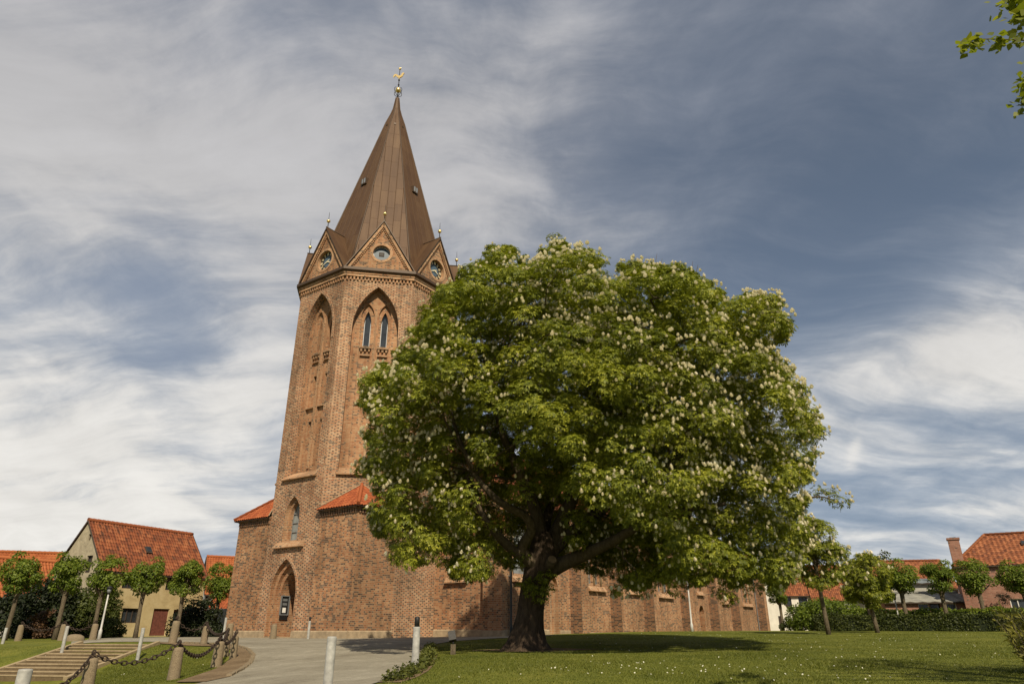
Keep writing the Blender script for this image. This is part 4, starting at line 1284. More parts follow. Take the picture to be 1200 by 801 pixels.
def limb_path(a, b, sag=0.0, wob=0.15, n=6):
    a, b = Vector(a), Vector(b); pts = []
    L = (b - a).length
    for i in range(n + 1):
        t = i / n; p = a.lerp(b, t)
        p += Vector((random.uniform(-1, 1), random.uniform(-1, 1), random.uniform(-1, 1))) * (wob * L * 0.25 * math.sin(PI * t))
        p.z += sag * L * math.sin(PI * t)
        pts.append(p)
    return pts


def poly_dist(px, py, poly):
    """signed distance in pixels (positive inside)"""
    q = np.array(poly, float); a = q; b = np.roll(q, -1, 0)
    ins = np.zeros(len(px), int); dm = np.full(len(px), 1e9)
    for (ax, ay), (bx_, by_) in zip(a, b):
        c = ((ay > py) != (by_ > py)) & (px < (bx_ - ax) * (py - ay) / (by_ - ay + 1e-12) + ax); ins += c
        ex, ey = bx_ - ax, by_ - ay; t = np.clip(((px - ax) * ex + (py - ay) * ey) / (ex * ex + ey * ey), 0, 1)
        dm = np.minimum(dm, np.hypot(px - ax - t * ex, py - ay - t * ey))
    return np.where(ins % 2 == 1, dm, -dm)


def to_pix(p):
    x, y, z = p[:, 0], p[:, 1], p[:, 2]
    yf = y * CP + z * SP; up = -y * SP + z * CP
    return 600 + F_PX * x / yf, 400.5 - F_PX * up / yf


def big_chestnut():
    root = thing('chestnut_tree', 'huge horse chestnut in white blossom standing on the lawn before the church', 'tree', tuple(TREE))
    B = TREE
    # outline of the crown as it stands against sky and church
    OUT = [(430, 446), (446, 412), (476, 404), (486, 374), (498, 352), (512, 330), (536, 318), (548, 298), (566, 286), (600, 284), (616, 296), (636, 284), (650, 272), (664, 284), (690, 288), (706, 298), (714, 312), (738, 302),
           (770, 308), (800, 304), (820, 320), (848, 334), (880, 338), (906, 344), (926, 360), (924, 384), (908, 404), (922, 428), (944, 462), (962, 510), (960, 545), (938, 570), (942, 610), (936, 650),
           (918, 684), (870, 690), (840, 678), (800, 686), (770, 698), (745, 688), (715, 682), (695, 672), (665, 668), (640, 672), (610, 668), (585, 664), (560, 684), (535, 676), (525, 652),
           (500, 660), (470, 664), (452, 648), (438, 610), (444, 560), (424, 545), (436, 500), (424, 470)]
    OUT = [(u_ + (-5 if u_ > 800 and v_ < 560 else 0), v_ + (7 if v_ < 420 else 0)) for u_, v_ in OUT]
    cen = np.array([3.05, B.y + .3, 7.6]); rad = np.array([9.9, 8.2, 9.9])
    N = 60000
    c = cen + norm(RNG.normal(size=(N, 3))) * (RNG.random((N, 1)) ** (1 / 3)) * rad
    e = np.linalg.norm((c - cen) / rad, axis=1)
    u, v = to_pix(c); d = poly_dist(u, v, OUT)
    under = c[:, 2] > B.z + 2.3 + 0.0 * c[:, 0]
    core = np.hypot(c[:, 0] - B.x - .3, c[:, 1] - B.y) > 1.9
    ragged = 15 + 9 * np.sin(u * .11 + 1.3) * np.sin(v * .09 + .5) + 5 * np.sin(u * .23 + v * .19)
    ok = (d > ragged) & under & (core | (c[:, 2] > 5)) & ((e > .60) | (RNG.random(N) < .30))
    # the foliage parts round the two big limbs on the sunny side
    for poly_, ymax in (([(632, 668), (606, 660), (574, 632), (562, 606), (572, 606), (590, 626), (606, 634), (612, 615), (596, 602), (566, 580), (544, 540), (528, 495), (538, 490), (556, 536), (576, 572), (606, 590), (630, 606), (628, 640)], 26.3), ([(585, 490), (600, 520), (612, 552), (604, 562), (592, 540), (577, 495)], 26.5), ([(636, 650), (655, 585), (690, 590), (730, 618), (772, 640), (760, 664), (700, 662), (650, 664)], 25.6), ([(600, 560), (640, 520), (668, 545), (640, 590)], 24.5), ([(800, 600), (850, 570), (890, 600), (850, 640)], 24.2)):
        ok &= ~((poly_dist(u, v, poly_) > -14) & (c[:, 1] < ymax))
    # boughs: foliage gathers on separate rounded limbs with shade between them
    bc = []
    cand = cen + norm(RNG.normal(size=(4000, 3))) * (.50 + .34 * RNG.random((4000, 1))) * rad
    for q in cand:
        if all(np.sum(((q - w) * np.array([1, 1, 1.25])) ** 2) > 2.75 ** 2 for w in bc): bc.append(q)
    bc = np.array(bc); rb = 1.55 + .75 * RNG.random(len(bc))
    rel = (c[:, None, :] - bc[None]) * np.array([1, 1, 1.15]); bd = np.linalg.norm(rel, axis=2) / rb[None]
    nb = np.argmin(bd, axis=1); bmin = bd[np.arange(len(c)), nb]; bz = (c[:, 2] - bc[nb, 2]) / rb[nb]
    ok &= (bmin < 1.0) & ((bz > -.55) | (RNG.random(N) < .25)) | (ok & (d < 34) & (RNG.random(N) < .5)) | (ok & (e < .62)) | (ok & (c[:, 1] > B.y + 1.5) & (RNG.random(N) < .6))
    # the silhouette also bounds a shell: near-edge clumps count as outer ones
    c = c[ok]; d = d[ok]; e = e[ok]
    chosen = []
    dmin = 0.78
    grid = {}
    for i in range(len(c)):
        k = tuple((c[i] // dmin).astype(int)); good = True
        for ax in (-1, 0, 1):
            for ay in (-1, 0, 1):
                for az in (-1, 0, 1):
                    for q in grid.get((k[0] + ax, k[1] + ay, k[2] + az), ()):
                        if np.sum((c[q] - c[i]) ** 2) < dmin * dmin: good = False; break
        if good: grid.setdefault(k, []).append(i); chosen.append(i)
    # thin some places so gaps and shade pockets open up
    hole = np.sin(c[:, 0] * 1.35 + 1.0) * np.sin(c[:, 2] * 1.5 + .4) * np.sin(c[:, 1] * 1.2)
    chosen = [i for i in chosen if not (hole[i] > .27)]
    C = c[chosen]; dd = d[chosen]
    r = 0.42 + 0.42 * RNG.random(len(C)); r = np.minimum(r, .28 + dd * 0.033)
    C2 = C.copy()
    V1, Q1 = clump_leaves(C, r, 125, PALM, 0.130, up=.55, flat=.66, out_bias=.75, jitter=.38, centre0=np.array([3, B.y, 6.0]))
    # shoots that stick out of the outline
    sh = [(985, 588, 25.5), (970, 580, 25.5), (955, 575, 26), (650, 280, 27), (905, 350, 27), (432, 448, 27), (440, 470, 26), (428, 545, 26), (425, 552, 26), (540, 670, 25), (560, 640, 24.5), (515, 655, 25), (470, 655, 25),
          (612, 655, 26.5), (590, 650, 26), (640, 675, 26.2), (622, 690, 26.25), (634, 698, 26.2), (628, 684, 26.2), (641, 688, 26.25), (616, 682, 26.3), (900, 690, 25), (880, 688, 25), (790, 690, 24.5), (820, 680, 24), (850, 700, 25), (845, 692, 25), (725, 690, 25.3), (755, 690, 25), (560, 612, 24.6), (545, 600, 25), (585, 615, 25), (575, 640, 25.2), (553, 660, 25)]
    S = np.array([tuple(P(*q)) for q in sh]); sr = np.full(len(S), .40)
    # thin shoots that break the outline all round
    q = cen + norm(RNG.normal(size=(60000, 3))) * (.72 + .36 * RNG.random((60000, 1))) * rad
    qu, qv = to_pix(q); qd = poly_dist(qu, qv, OUT)
    kk = np.nonzero((qd > -2) & (qd < 10) & (q[:, 2] > B.z + 2.4) & (np.sin(qu * .16 + 2) * np.sin(qv * .14) > -.1) & (np.abs(q[:, 1] - B.y) < 4.5))[0]
    kk = RNG.choice(kk, min(230, len(kk)), replace=False)
    S = np.concatenate([S, q[kk]]); sr = np.concatenate([sr, .16 + .16 * RNG.random(len(kk))])
    V2, Q2 = clump_leaves(S, sr, 42, PALM, 0.13, up=.6, flat=.6, out_bias=.3, centre0=np.array([3, B.y, 6.0]))
    o = np_mesh('crown', np.concatenate([V1, V2]) - np.array(B), np.concatenate([Q1, Q2 + len(V1)]), [M['chestnut_leaf']], parent=root)
    # candles
    CC = np.concatenate([C, S]); rr_ = np.concatenate([r, sr])
    NB = 34000
    k = RNG.integers(0, len(CC), NB)
    dv = norm(RNG.normal(size=(NB, 3)) * .8 + np.array([0, 0, .55]) + 1.1 * norm(CC[k] - np.array([3, B.y, 5.5])))
    keep = RNG.random(NB) < np.clip(.36 + .55 * np.sin(CC[k, 0] * .62 + .4) * np.cos(CC[k, 2] * .55 - .3) + .03 * CC[k, 0] - .05 * np.clip(CC[k, 2] - 9, 0, 9), .05, .95) * (np.hypot(CC[k, 0] - B.x, CC[k, 1] - B.y) > 2.0)
    pos = (CC[k] + dv * (rr_[k][:, None] * 1.05 + .05) * np.array([1.0, 1.0, .80]))[keep]
    upv = norm(np.array([0, 0, 1.0]) + RNG.normal(size=(len(pos), 3)) * .22); sz = .095 + .06 * RNG.random(len(pos))
    bu, bv = to_pix(pos); out_ = norm(pos - np.array([3, B.y, 7.0])); front = (out_ * norm(-pos)).sum(1)
    # the 100 that show largest: nearest to the photographer, on the near side
    near = np.argsort(np.linalg.norm(pos, axis=1) + 12 * (front < .25)); first = near[:100]; rest = near[100:]
    V, Q = scatter(CANDLE, pos[rest], upv[rest], sz[rest])
    bo = np_mesh('blossom', V - np.array(B), Q, [M['blossom']], parent=root); bo['kind'] = 'stuff'; bo['label'] = 'hundreds of small cream flower candles'
    V, Q = scatter(CANDLE, np.zeros((1, 3)), np.array([[0, 0, 1.0]]), np.array([1.0]))
    b0 = np_mesh('blossom', V, Q, [M['blossom']], parent=root); me = b0.data
    for j, i in enumerate(first):
        b = b0 if j == 0 else b0.copy()
        if j: COL.objects.link(b)
        b.parent = root; b.location = tuple(pos[i] - np.array(B)); b.scale = (sz[i],) * 3
        b.rotation_euler = (random.uniform(-.2, .2), random.uniform(-.2, .2), random.uniform(0, 6))
    # trunk with flare, then limbs
    t = MB()
    prof = [(0, 1.0, -.20), (.12, .84, -.18), (.35, .67, -.14), (.8, .55, -.05), (1.4, .485, .06), (2.1, .475, .20), (2.7, .53, .38), (3.2, .60, .50), (3.6, .50, .55), (4.2, .34, .55)]
    n = 22; rings = []
    for z, rad_, xo in prof:
        ring = []
        for q in range(n):
            a = 2 * PI * q / n
            fl = 1 + (.16 * math.exp(-z * 1.3)) * math.cos(5 * a + .7) + .07 * math.cos(7 * a + z * 1.5) + .045 * math.cos(3 * a - z)
            ring.append(Vector((B.x * 0 + xo + rad_ * fl * math.cos(a), rad_ * fl * math.sin(a), z - .08)))
        rings.append(ring)
    for i in range(len(rings) - 1):
        for q in range(n):
            q2 = (q + 1) % n; t.poly([rings[i][q], rings[i][q2], rings[i + 1][q2], rings[i + 1][q]], M['bark'], uv=[(0, 0)] * 4, smooth=True)
    t.poly(rings[-1], M['bark'])
    def L(q): return P(*q) - B
    def limb(pts, r0, r1, m=M['bark_limb'], n=9):
        pts = [Vector(p) for p in pts]; k = len(pts)
        # smooth by Catmull-Rom
        out = []
        for i in range(k - 1):
            p0, p1, p2, p3 = pts[max(i - 1, 0)], pts[i], pts[i + 1], pts[min(i + 2, k - 1)]
            for s_ in range(4):
                x = s_ / 4; out.append(0.5 * ((2 * p1) + (p2 - p0) * x + (2 * p0 - 5 * p1 + 4 * p2 - p3) * x * x + (3 * p1 - p0 - 3 * p2 + p3) * x ** 3))
        out.append(pts[-1]); K = len(out)
        t.tube(out, [r0 + (r1 - r0) * (i / (K - 1)) ** .8 for i in range(K)], m, n, .06)
        return out
    limb([L((640, 672, 27)), L((618, 655, 26.6)), L((600, 643, 26.3)), L((579, 622, 26)), L((566, 604, 25.8)), L((556, 580, 25.7)), L((548, 560, 26))], .26, .07)
    limb([L((632, 662, 26.9)), L((612, 643, 26.4)), L((623, 621, 26.0)), L((615, 604, 25.7)), L((596, 594, 25.4)), L((578, 581, 25.2)), L((557, 556, 25.2)), L((544, 528, 25.3)), L((535, 505, 25.5)), L((525, 470, 26))], .24, .05)
    limb([L((640, 670, 27)), L((660, 660, 26.6)), L((688, 648, 26)), L((718, 634, 25.5)), L((745, 618, 25)), L((790, 600, 25)), L((850, 590, 25))], .34, .07)
    limb([L((640, 662, 27)), L((650, 630, 27.3)), L((668, 590, 27.5)), L((690, 540, 27.8)), L((705, 480, 28)), L((715, 400, 28)), L((712, 330, 28))], .40, .05)
    limb([L((636, 650, 27)), L((628, 600, 27.2)), L((612, 560, 27)), L((597, 528, 26.7)), L((586, 500, 26.6)), L((575, 450, 27)), L((560, 380, 27))], .32, .05)
    limb([L((598, 530, 26.7)), L((608, 508, 26.6)), L((612, 480, 26.8)), L((622, 430, 27))], .13, .04)
    limb([L((650, 640, 27.2)), L((700, 600, 28)), L((760, 560, 28.5)), L((830, 510, 28.5)), L((890, 460, 28))], .30, .05)
    limb([L((645, 655, 27)), L((640, 610, 29)), L((660, 560, 31)), L((680, 480, 32))], .32, .06)
    limb([L((690, 545, 27.8)), L((740, 470, 27)), L((790, 400, 27)), L((820, 350, 27))], .18, .04)
    limb([L((920, 585, 25.8)), L((945, 583, 25.6)), L((965, 582, 25.5)), L((985, 589, 25.5))], .05, .015)
    ends = C[RNG.choice(len(C), 90, replace=False)]
    hubs = [L(q) for q in ((690, 540, 27.8), (718, 634, 25.5), (612, 560, 27), (700, 600, 28), (760, 560, 28.5), (557, 556, 25.2), (705, 480, 28), (830, 510, 28.5), (660, 560, 31), (790, 400, 27), (575, 450, 27), (790, 600, 25))]
    for en in ends:
        en = Vector(en) - B; hb_ = min(hubs, key=lambda q: (q - en).length + random.random() * 2)
        t.tube(limb_path(hb_, en, .06, .25, 6), list(np.linspace(.055, .012, 7)), M['bark_limb'], 5)
    # bare twigs standing out at the top
    for uu, vv in ((742, 296), (752, 300), (760, 305), (770, 297), (776, 303), (812, 306), (818, 310)):
        a = L((760 if uu < 800 else 812, 335, 27)); b = L((uu, vv, 27)); t.tube(limb_path(a, b, .0, .3, 5), list(np.linspace(.03, .006, 6)), M['bark_limb'], 4)
    t.build('trunk', root)
    st = MB(); a = L((642, 668, 26.75)); b = L((647, 655, 26.2))
    st.tube([a, a.lerp(b, .5), b], [.24, .2, .19], M['bark_limb'], 10); dirn = (b - a).normalized(); st.lathe([(.16, 0), (.15, .012)], M['cut_wood'], b, 12, dirn)
    st.build('limb_stub', root, label='sawn-off stub of a thick limb with a pale cut face')
    return root


big_chestnut()


def young_chestnut(name, label, base, hgt, spread, lean=0.0, group='young flowering chestnuts', trunk_h=.3, flowers=150, seed=1, squash=1.0, dens=1.0):
    root = thing(name, label, 'tree', tuple(base), 0, group)
    rg = np.random.default_rng(seed)
    zc = hgt * (trunk_h + 1) / 2; rz = hgt * (1 - trunk_h) / 2
    n = int(44 * dens)
    d = norm(rg.normal(size=(n * 3, 3))); e = rg.random(n * 3) ** .45
    c = d * e[:, None] * np.array([spread, spread, rz]) * .86
    taper = 1 - .45 * np.clip(c[:, 2] / rz, 0, 1); c[:, :2] *= taper[:, None]
    c = c[:n] + np.array([0, 0, zc])
    r = spread * (.22 + .13 * rg.random(n))
    V, Q = clump_leaves(c, r, 110, PALM, 0.17, up=.6, flat=.7, out_bias=.5, centre0=np.array([0, 0, zc]))
    np_mesh('crown', V, Q, [M['chestnut_leaf']], parent=root)
    k = rg.integers(0, n, flowers); dv = norm(rg.normal(size=(flowers, 3)) + np.array([0, -.2, .6]) + .8 * norm(c[k] - np.array([0, 0, zc])))
    pos = c[k] + dv * r[k][:, None] * np.array([1, 1, .75]); V, Q = scatter(CANDLE, pos, norm(np.array([0, 0, 1.]) + rg.normal(size=(flowers, 3)) * .2), .17 + .08 * rg.random(flowers))
    b = np_mesh('blossom', V, Q, [M['blossom']], parent=root); b['kind'] = 'stuff'
    t = MB(); top = Vector((lean, 0, hgt * .8))
    pts = [Vector((0, 0, -.1)), Vector((lean * .1, .0, hgt * .12)), Vector((lean * .3, .03, hgt * .3)), Vector((lean * .6, 0, hgt * .55)), top]
    t.tube(pts, [.15, .125, .115, .08, .03], M['bark_lime'], 9, .05)
    for i in range(14):
        q = Vector(c[rg.integers(0, n)]); t.tube(limb_path(Vector((lean * .4, 0, hgt * rg.uniform(.3, .6))), q, 0, .2, 4), [.045, .04, .03, .02, .012], M['bark_lime'], 5)
    t.build('trunk', root)
    return root


b1 = G(971, 741.8, 30); b1 = Vector((P(971, 742, 43).x, 43, gz(P(971, 742, 43).x, 43)))
young_chestnut('young_chestnut', 'tallest young flowering chestnut right beside the huge tree', b1, 7.3, 2.1, -.2, trunk_h=.28, flowers=120, seed=3)
def at(u, Y):
    x = pix_ray(u, 738)[0] * Y; return Vector((x, Y, gz(x, Y)))
young_chestnut('young_chestnut', 'small leaning flowering chestnut before the clipped hedge', at(1028, 46), 4.9, 1.7, -.35, trunk_h=.27, flowers=70, seed=5)
young_chestnut('young_chestnut', 'broad young flowering chestnut behind the leaning one at the hedge', at(1024, 52), 5.3, 2.2, -.3, trunk_h=.30, flowers=80, seed=9, dens=1.2)


# pollarded limes: knuckled heads on straight trunks
def make_pollard(seed, hgt=5.6, trunk=2.9, rad=1.25, sq=1.0):
    rg = np.random.default_rng(seed); random.seed(seed)
    root = thing('pollard_lime', 'pollarded lime tree', 'tree')
    zc = trunk + rad * .95
    n = 36; d = norm(rg.normal(size=(n, 3))); c = d * (rg.random((n, 1)) ** .5) * np.array([rad * .92, rad * .92, rad * .85 * sq]) + np.array([0, 0, zc])
    r = rad * (.30 + .16 * rg.random(n))
    V, Q = clump_leaves(c, r, 150, OVAL, 0.15, up=.4, flat=.85, out_bias=.5, centre0=np.array([0, 0, zc]))
    np_mesh('crown', V, Q, [M['lime_leaf']], parent=root)
    t = MB(); t.tube([(0, 0, -.1), (.02, 0, trunk * .3), (.05, .02, trunk * .7), (.03, 0, trunk), (0, 0, zc)], [.20, .155, .145, .17, .10], M['bark_lime'], 10, .08)
    for i in range(9):
        q = Vector(c[i]); t.tube(limb_path((.03, 0, trunk * .92), q, 0, .2, 4), [.09, .075, .06, .05, .02], M['bark_lime'], 6)
    t.build('trunk', root)
    return root


protos = [make_pollard(21, sq=1.15), make_pollard(22, rad=1.2, sq=1.2), make_pollard(23, rad=1.3, sq=1.12)]
used = set()
POL = [(8, 44, .92, .84, 'pollarded lime tree, leftmost before the dark bushes'), (66, 44, .92, .84, 'pollarded lime tree in front of the grey house gable'), (110, 45.5, .88, .80, 'pollarded lime with a pale lamp post beside it'),
       (160, 47, .90, .80, 'pollarded lime before the door of the ochre house'), (207, 49, .92, .84, 'pollarded lime just left of the dark round bush by the ochre house'), (250, 54, .92, .84, 'pollarded lime beside the church corner and grey gate'),
       (1066, 53.5, .90, .95, 'slim pollarded lime left of the row by the low red house'), (1114, 53.5, .90, .95, 'pollarded lime before the small white windows'), (1158, 53.5, .90, .95, 'pollarded lime before the red house with the hipped roof'),
       (1211, 53.5, .90, 1.0, 'pollarded lime at the right edge of the picture'), (918, 78, .95, .95, 'small pollarded lime beside the white gabled house')]
for i, (u, Y, s_, w_, lab) in enumerate(POL):
    k = i % 3
    if k not in used: o = protos[k]; used.add(k)
    else: o = copy_tree(protos[k])
    o.location = at(u, Y); o.rotation_euler = (0, 0, i * 1.3); o.scale = (w_, w_, s_)
    tag(o, lab, 'tree', 'pollarded limes round the churchyard')
random.seed(11)


def bush(name, label, cat, base, dims, mat, n=60, per=60, leaf=.13, template=OVAL, group=None, core=True, seed=1, up=.4):
    """a shrub: stems inside, leaf clumps over a rounded volume"""
    rg = np.random.default_rng(seed); root = thing(name, label, cat, tuple(base), 0, group)
    d = norm(rg.normal(size=(n, 3))); d[:, 2] = np.abs(d[:, 2])
    c = d * (rg.random((n, 1)) ** .35) * np.array([dims[0] / 2, dims[1] / 2, dims[2]]) * .88; c[:, 2] += .08 * dims[2]
    r = min(dims) * (.17 + .12 * rg.random(n))
    V, Q = clump_leaves(c, r, per, template, leaf, up=up, flat=.85, out_bias=.5, centre0=np.array([0, 0, dims[2] * .2]), jitter=.8)
    np_mesh('foliage', V, Q, [mat], parent=root)
    t = MB()
    for i in range(12):
        t.tube(limb_path((rg.uniform(-.15, .15), rg.uniform(-.15, .15), -.05), Vector(c[i]), 0, .2, 4), [.04, .035, .03, .02, .01], M['bark_lime'], 5)
    t.build('stem_or_core', root)
    return root


BU = 'shrubs before the left house'
bush('bush', 'dark shrub at the far left behind the chained stones', 'bush', at(22, 50), (6, 3, 3.6), M['bush_dark'], 70, 110, .20, seed=31)
bush('bush', 'big dark evergreen shrub between the two leftmost limes', 'bush', at(48, 49), (4.6, 3.2, 3.6), M['bush_dark'], 80, 110, .20, seed=32)
bush('bush', 'reddish brown shrub among the dark evergreens', 'bush', at(45, 46.6), (1.6, 1.2, 2.0), M['bush_red'], 24, 50, .14, seed=33)
bush('bush', 'tall dark shrub against the grey gable of the old house', 'bush', at(88, 50), (2.8, 2.2, 3.0), M['bush_mid'], 60, 110, .20, seed=34)
bush('bush', 'pale feathery shrub at the corner of the ochre house', 'bush', at(124, 50.5), (1.6, 1.3, 3.2), M['bush_mid'], 45, 110, .22, template=BLADE, seed=35)
bush('bush', 'low dark shrub below the lamp post by the ochre house', 'bush', at(128, 48.6), (2.0, 1.4, 1.3), M['bush_mid'], 50, 55, .13, seed=36)
bush('bush', 'light green low shrub under the grey gable', 'bush', at(104, 49.2), (2.4, 1.8, 2.3), M['bush_mid'], 40, 55, .14, seed=37)
bush('bush', 'dark round shrub at the right end of the ochre house', 'bush', at(228, 52.5), (3.8, 2.2, 2.3), M['bush_dark'], 80, 100, .16, seed=38)
bush('bush', 'green climber trained up the grey house gable', 'bush', at(83, 53.5), (1.2, 1.0, 5.3), M['bush_mid'], 40, 55, .14, seed=39)
bush('conifer', 'small dark pointed conifer against the red house wall', 'tree', at(1184, 53.4), (1.4, 1.2, 2.9), M['conifer'], 46, 60, .14, BLADE, seed=40)
bush('bush', 'broad mounded green shrub behind the clipped hedge', 'bush', at(972, 58), (7.6, 4, 2.35), M['lime_leaf'], 170, 80, .15, seed=41)
bush('bush', 'low green shrub at the foot of the white gabled house', 'bush', at(938, 62), (3.4, 2.5, 1.25), M['hedge_leaf'], 60, 50, .14, seed=42)


def spiky_bush(label, base, spread, hgt, n, leaf, seed):
    """a wild shrub of many thin upright shoots set with narrow leaves"""
    rg = np.random.default_rng(seed); root = thing('bush', label, 'bush', tuple(base)); t = MB(); Ps = []; Fs_ = []
    for i_ in range(n):
        a = rg.uniform(0, 2 * PI); r0 = spread * .55 * math.sqrt(rg.random()); b = Vector((r0 * math.cos(a), r0 * math.sin(a), -.05))
        L_ = hgt * rg.uniform(.55, 1.15); out = Vector((math.cos(a), math.sin(a), 0)) * (L_ * rg.uniform(.1, .5)); e = b + out + Vector((rg.normal() * .08, rg.normal() * .08, L_))
        pts = limb_path(b, e, .03, .12, 5); t.tube(pts, [.010, .009, .008, .006, .005, .003], M['bark_lime'], 4)
        pa = np.array([tuple(p) for p in pts]); k_ = int(34 * L_ / hgt); tt = (.12 + .88 * rg.random(k_)) * 5; ii = np.minimum(tt.astype(int), 4); f_ = (tt - ii)[:, None]
        Ps.append(pa[ii] * (1 - f_) + pa[ii + 1] * f_); Fs_.append(np.tile(np.array(e - b), (k_, 1)) / L_ * .8 + rg.normal(size=(k_, 3)) * .6)
    P_ = np.concatenate(Ps); F_ = np.concatenate(Fs_)
    V, Q = scatter(BLADE, P_, rg.normal(size=P_.shape) * .6 + np.array([0, -.4, .6]), leaf * (.6 + .8 * rg.random(len(P_))), F_)
    np_mesh('foliage', V, Q, [M['bush_olive']], parent=root); t.build('stem_or_core', root)


for x_, y_, lab_, sp_, hg_, n_, sd_ in ((8.55, 11.0, 'yellowish wild bush in the near right corner of the lawn', 1.25, 1.12, 190, 43), (11.0, 14.6, 'olive brown bush behind the near yellowish one at the right edge', 1.3, 1.12, 170, 44)):
    spiky_bush(lab_, Vector((x_, y_, gz(x_, y_))), sp_, hg_, n_, .12, sd_)


def hedge(name, label, a, b, wdt, hgt, mat, dens=420, leaf=.10, seed=1):
    rg = np.random.default_rng(seed); a, b = Vector(a), Vector(b); L = (b - a).length; ang = math.atan2(b.y - a.y, b.x - a.x)
    root = thing(name, label, 'hedge', (a.x, a.y, gz(a.x, a.y)), ang)
    core = MB(); core.box((L / 2, 0, hgt * .47), (L - .16, wdt - .16, hgt * .92), M['bush_dark']); core.build('stem_or_core', root)  # solid dark box added inside so the hedge isn't see-through, no real stems
    faces = [((0, -1, 0), L * hgt), ((0, 0, 1), L * wdt), ((0, 1, 0), L * hgt), ((-1, 0, 0), wdt * hgt), ((1, 0, 0), wdt * hgt)]
    Ps = []; Ns = []
    for n_, ar in faces:
        k = int(ar * dens); q = rg.random((k, 3)) * np.array([L, wdt, hgt]) - np.array([0, wdt / 2, 0])
        if n_[1]: q[:, 1] = n_[1] * wdt / 2
        elif n_[2]: q[:, 2] = hgt
        else: q[:, 0] = 0 if n_[0] < 0 else L
        wav = .07 * np.sin(q[:, 0] * 1.7) + .05 * np.sin(q[:, 0] * 4.1 + q[:, 2] * 3) + rg.normal(size=k) * .05
        q += np.array(n_) * wav[:, None]; Ps.append(q); Ns.append(np.array(n_) + rg.normal(size=(k, 3)) * .7)
    V, Q = scatter(OVAL, np.concatenate(Ps), np.concatenate(Ns), leaf * (.7 + .6 * rg.random(sum(map(len, Ps)))))
    V[:, 2] += 0
    np_mesh('foliage', V, Q, [mat], parent=root)
    return root


hedge('clipped_hedge', 'long low clipped hedge along the far edge of the lawn', at(958, 53), at(1206, 47), 1.0, 0.98, M['hedge_leaf'], 300, .12, 51)
hedge('clipped_hedge', 'higher clipped hedge behind the low one before the red houses', at(1020, 57.5), at(1215, 51.8), 1.1, 1.40, M['lime_leaf'], 200, .14, 52)


def lime_overhang():
    base = Vector((11.0, 6.6, 0)); base.z = gz(base.x, base.y)
    root = thing('lime_tree', 'lime tree beyond the right edge with a leafy branch hanging into the top corner', 'tree', tuple(base))
    B = base
    t = MB(); t.tube([(0, 0, -.1), (0, 0, 2), (-.1, 0, 5), (-.1, .1, 8), (0, .1, 12)], [.32, .26, .22, .16, .05], M['bark_lime'], 12, .06)
    rg = np.random.default_rng(61); n = 55
    d = norm(rg.normal(size=(n, 3))); c = d * (rg.random((n, 1)) ** .4) * np.array([2.5, 2.5, 3.2]) + np.array([0.9, -.9, 9.6])
    u, v = to_pix(c + np.array(B)); c = c[(u > 1262) | (v < -60)]
    r = .55 + .3 * rg.random(len(c))
    V, Q = clump_leaves(c, r, 70, OVAL, .12, up=.5, flat=.7, out_bias=.4, centre0=np.array([0, 0, 8.]))
    Vs = [V]; Qs = [Q]; off = len(V)
    def spray(path, k, spread, size):
        nonlocal off
        pts = np.array([tuple(p) for p in path]); m_ = len(pts) - 1
        tt = rg.random(k) * m_; i = np.minimum(tt.astype(int), m_ - 1); f_ = (tt - i)[:, None]
        pos = pts[i] * (1 - f_) + pts[i + 1] * f_ + rg.normal(size=(k, 3)) * spread * np.array([1, 1, .7]) + np.array([0, 0, -.02])
        V, Q = scatter(OVALW, pos, rg.normal(size=(k, 3)) * .6 + np.array([0, -.5, .55]), size * .85 * (.7 + .6 * rg.random(k)), rg.normal(size=(k, 3)) + np.array([-.6, 0, -.8]))
        Vs.append(V); Qs.append(Q + off); off += len(V)
    OVALW = (np.array([[0, 0, 0], [.46, .38, -.05], [.30, .72, -.1], [0, 1.05, -.2], [-.30, .72, -.1], [-.46, .38, -.05]]), np.array([[0, 1, 2, 3], [0, 3, 4, 5]]))
    def L(q): return P(*q) - B
    paths = [([L((1215, 48, 6.2)), L((1190, 47, 6.1)), L((1165, 46, 6.0)), L((1142, 46, 5.95)), L((1128, 55, 5.9))], 115, .05, .095),
             ([L((1215, -25, 6.4)), L((1200, -10, 6.35)), L((1184, 2, 6.3)), L((1178, 5, 6.3))], 110, .09, .11),
             ([L((1225, 10, 6.3)), L((1206, 14, 6.2)), L((1194, 20, 6.2))], 100, .08, .11),
             ([L((1230, 60, 6.3)), L((1206, 80, 6.2)), L((1200, 105, 6.1)), L((1199, 124, 6.1))], 95, .055, .10)]
    for p_, k, s_, z_ in paths:
        t.tube(p_, list(np.linspace(.012, .003, len(p_))), M['bark_lime'], 5)
        t.tube(limb_path((-.1, .1, p_[0].z - 1.2), p_[0], .05, .15, 5), [.05, .045, .035, .03, .02, .012], M['bark_lime'], 6)
        spray(p_, k, s_, z_)
    np_mesh('crown', np.concatenate(Vs), np.concatenate(Qs), [M['lime_bright']], parent=root)
    t.build('trunk', root)


lime_overhang()
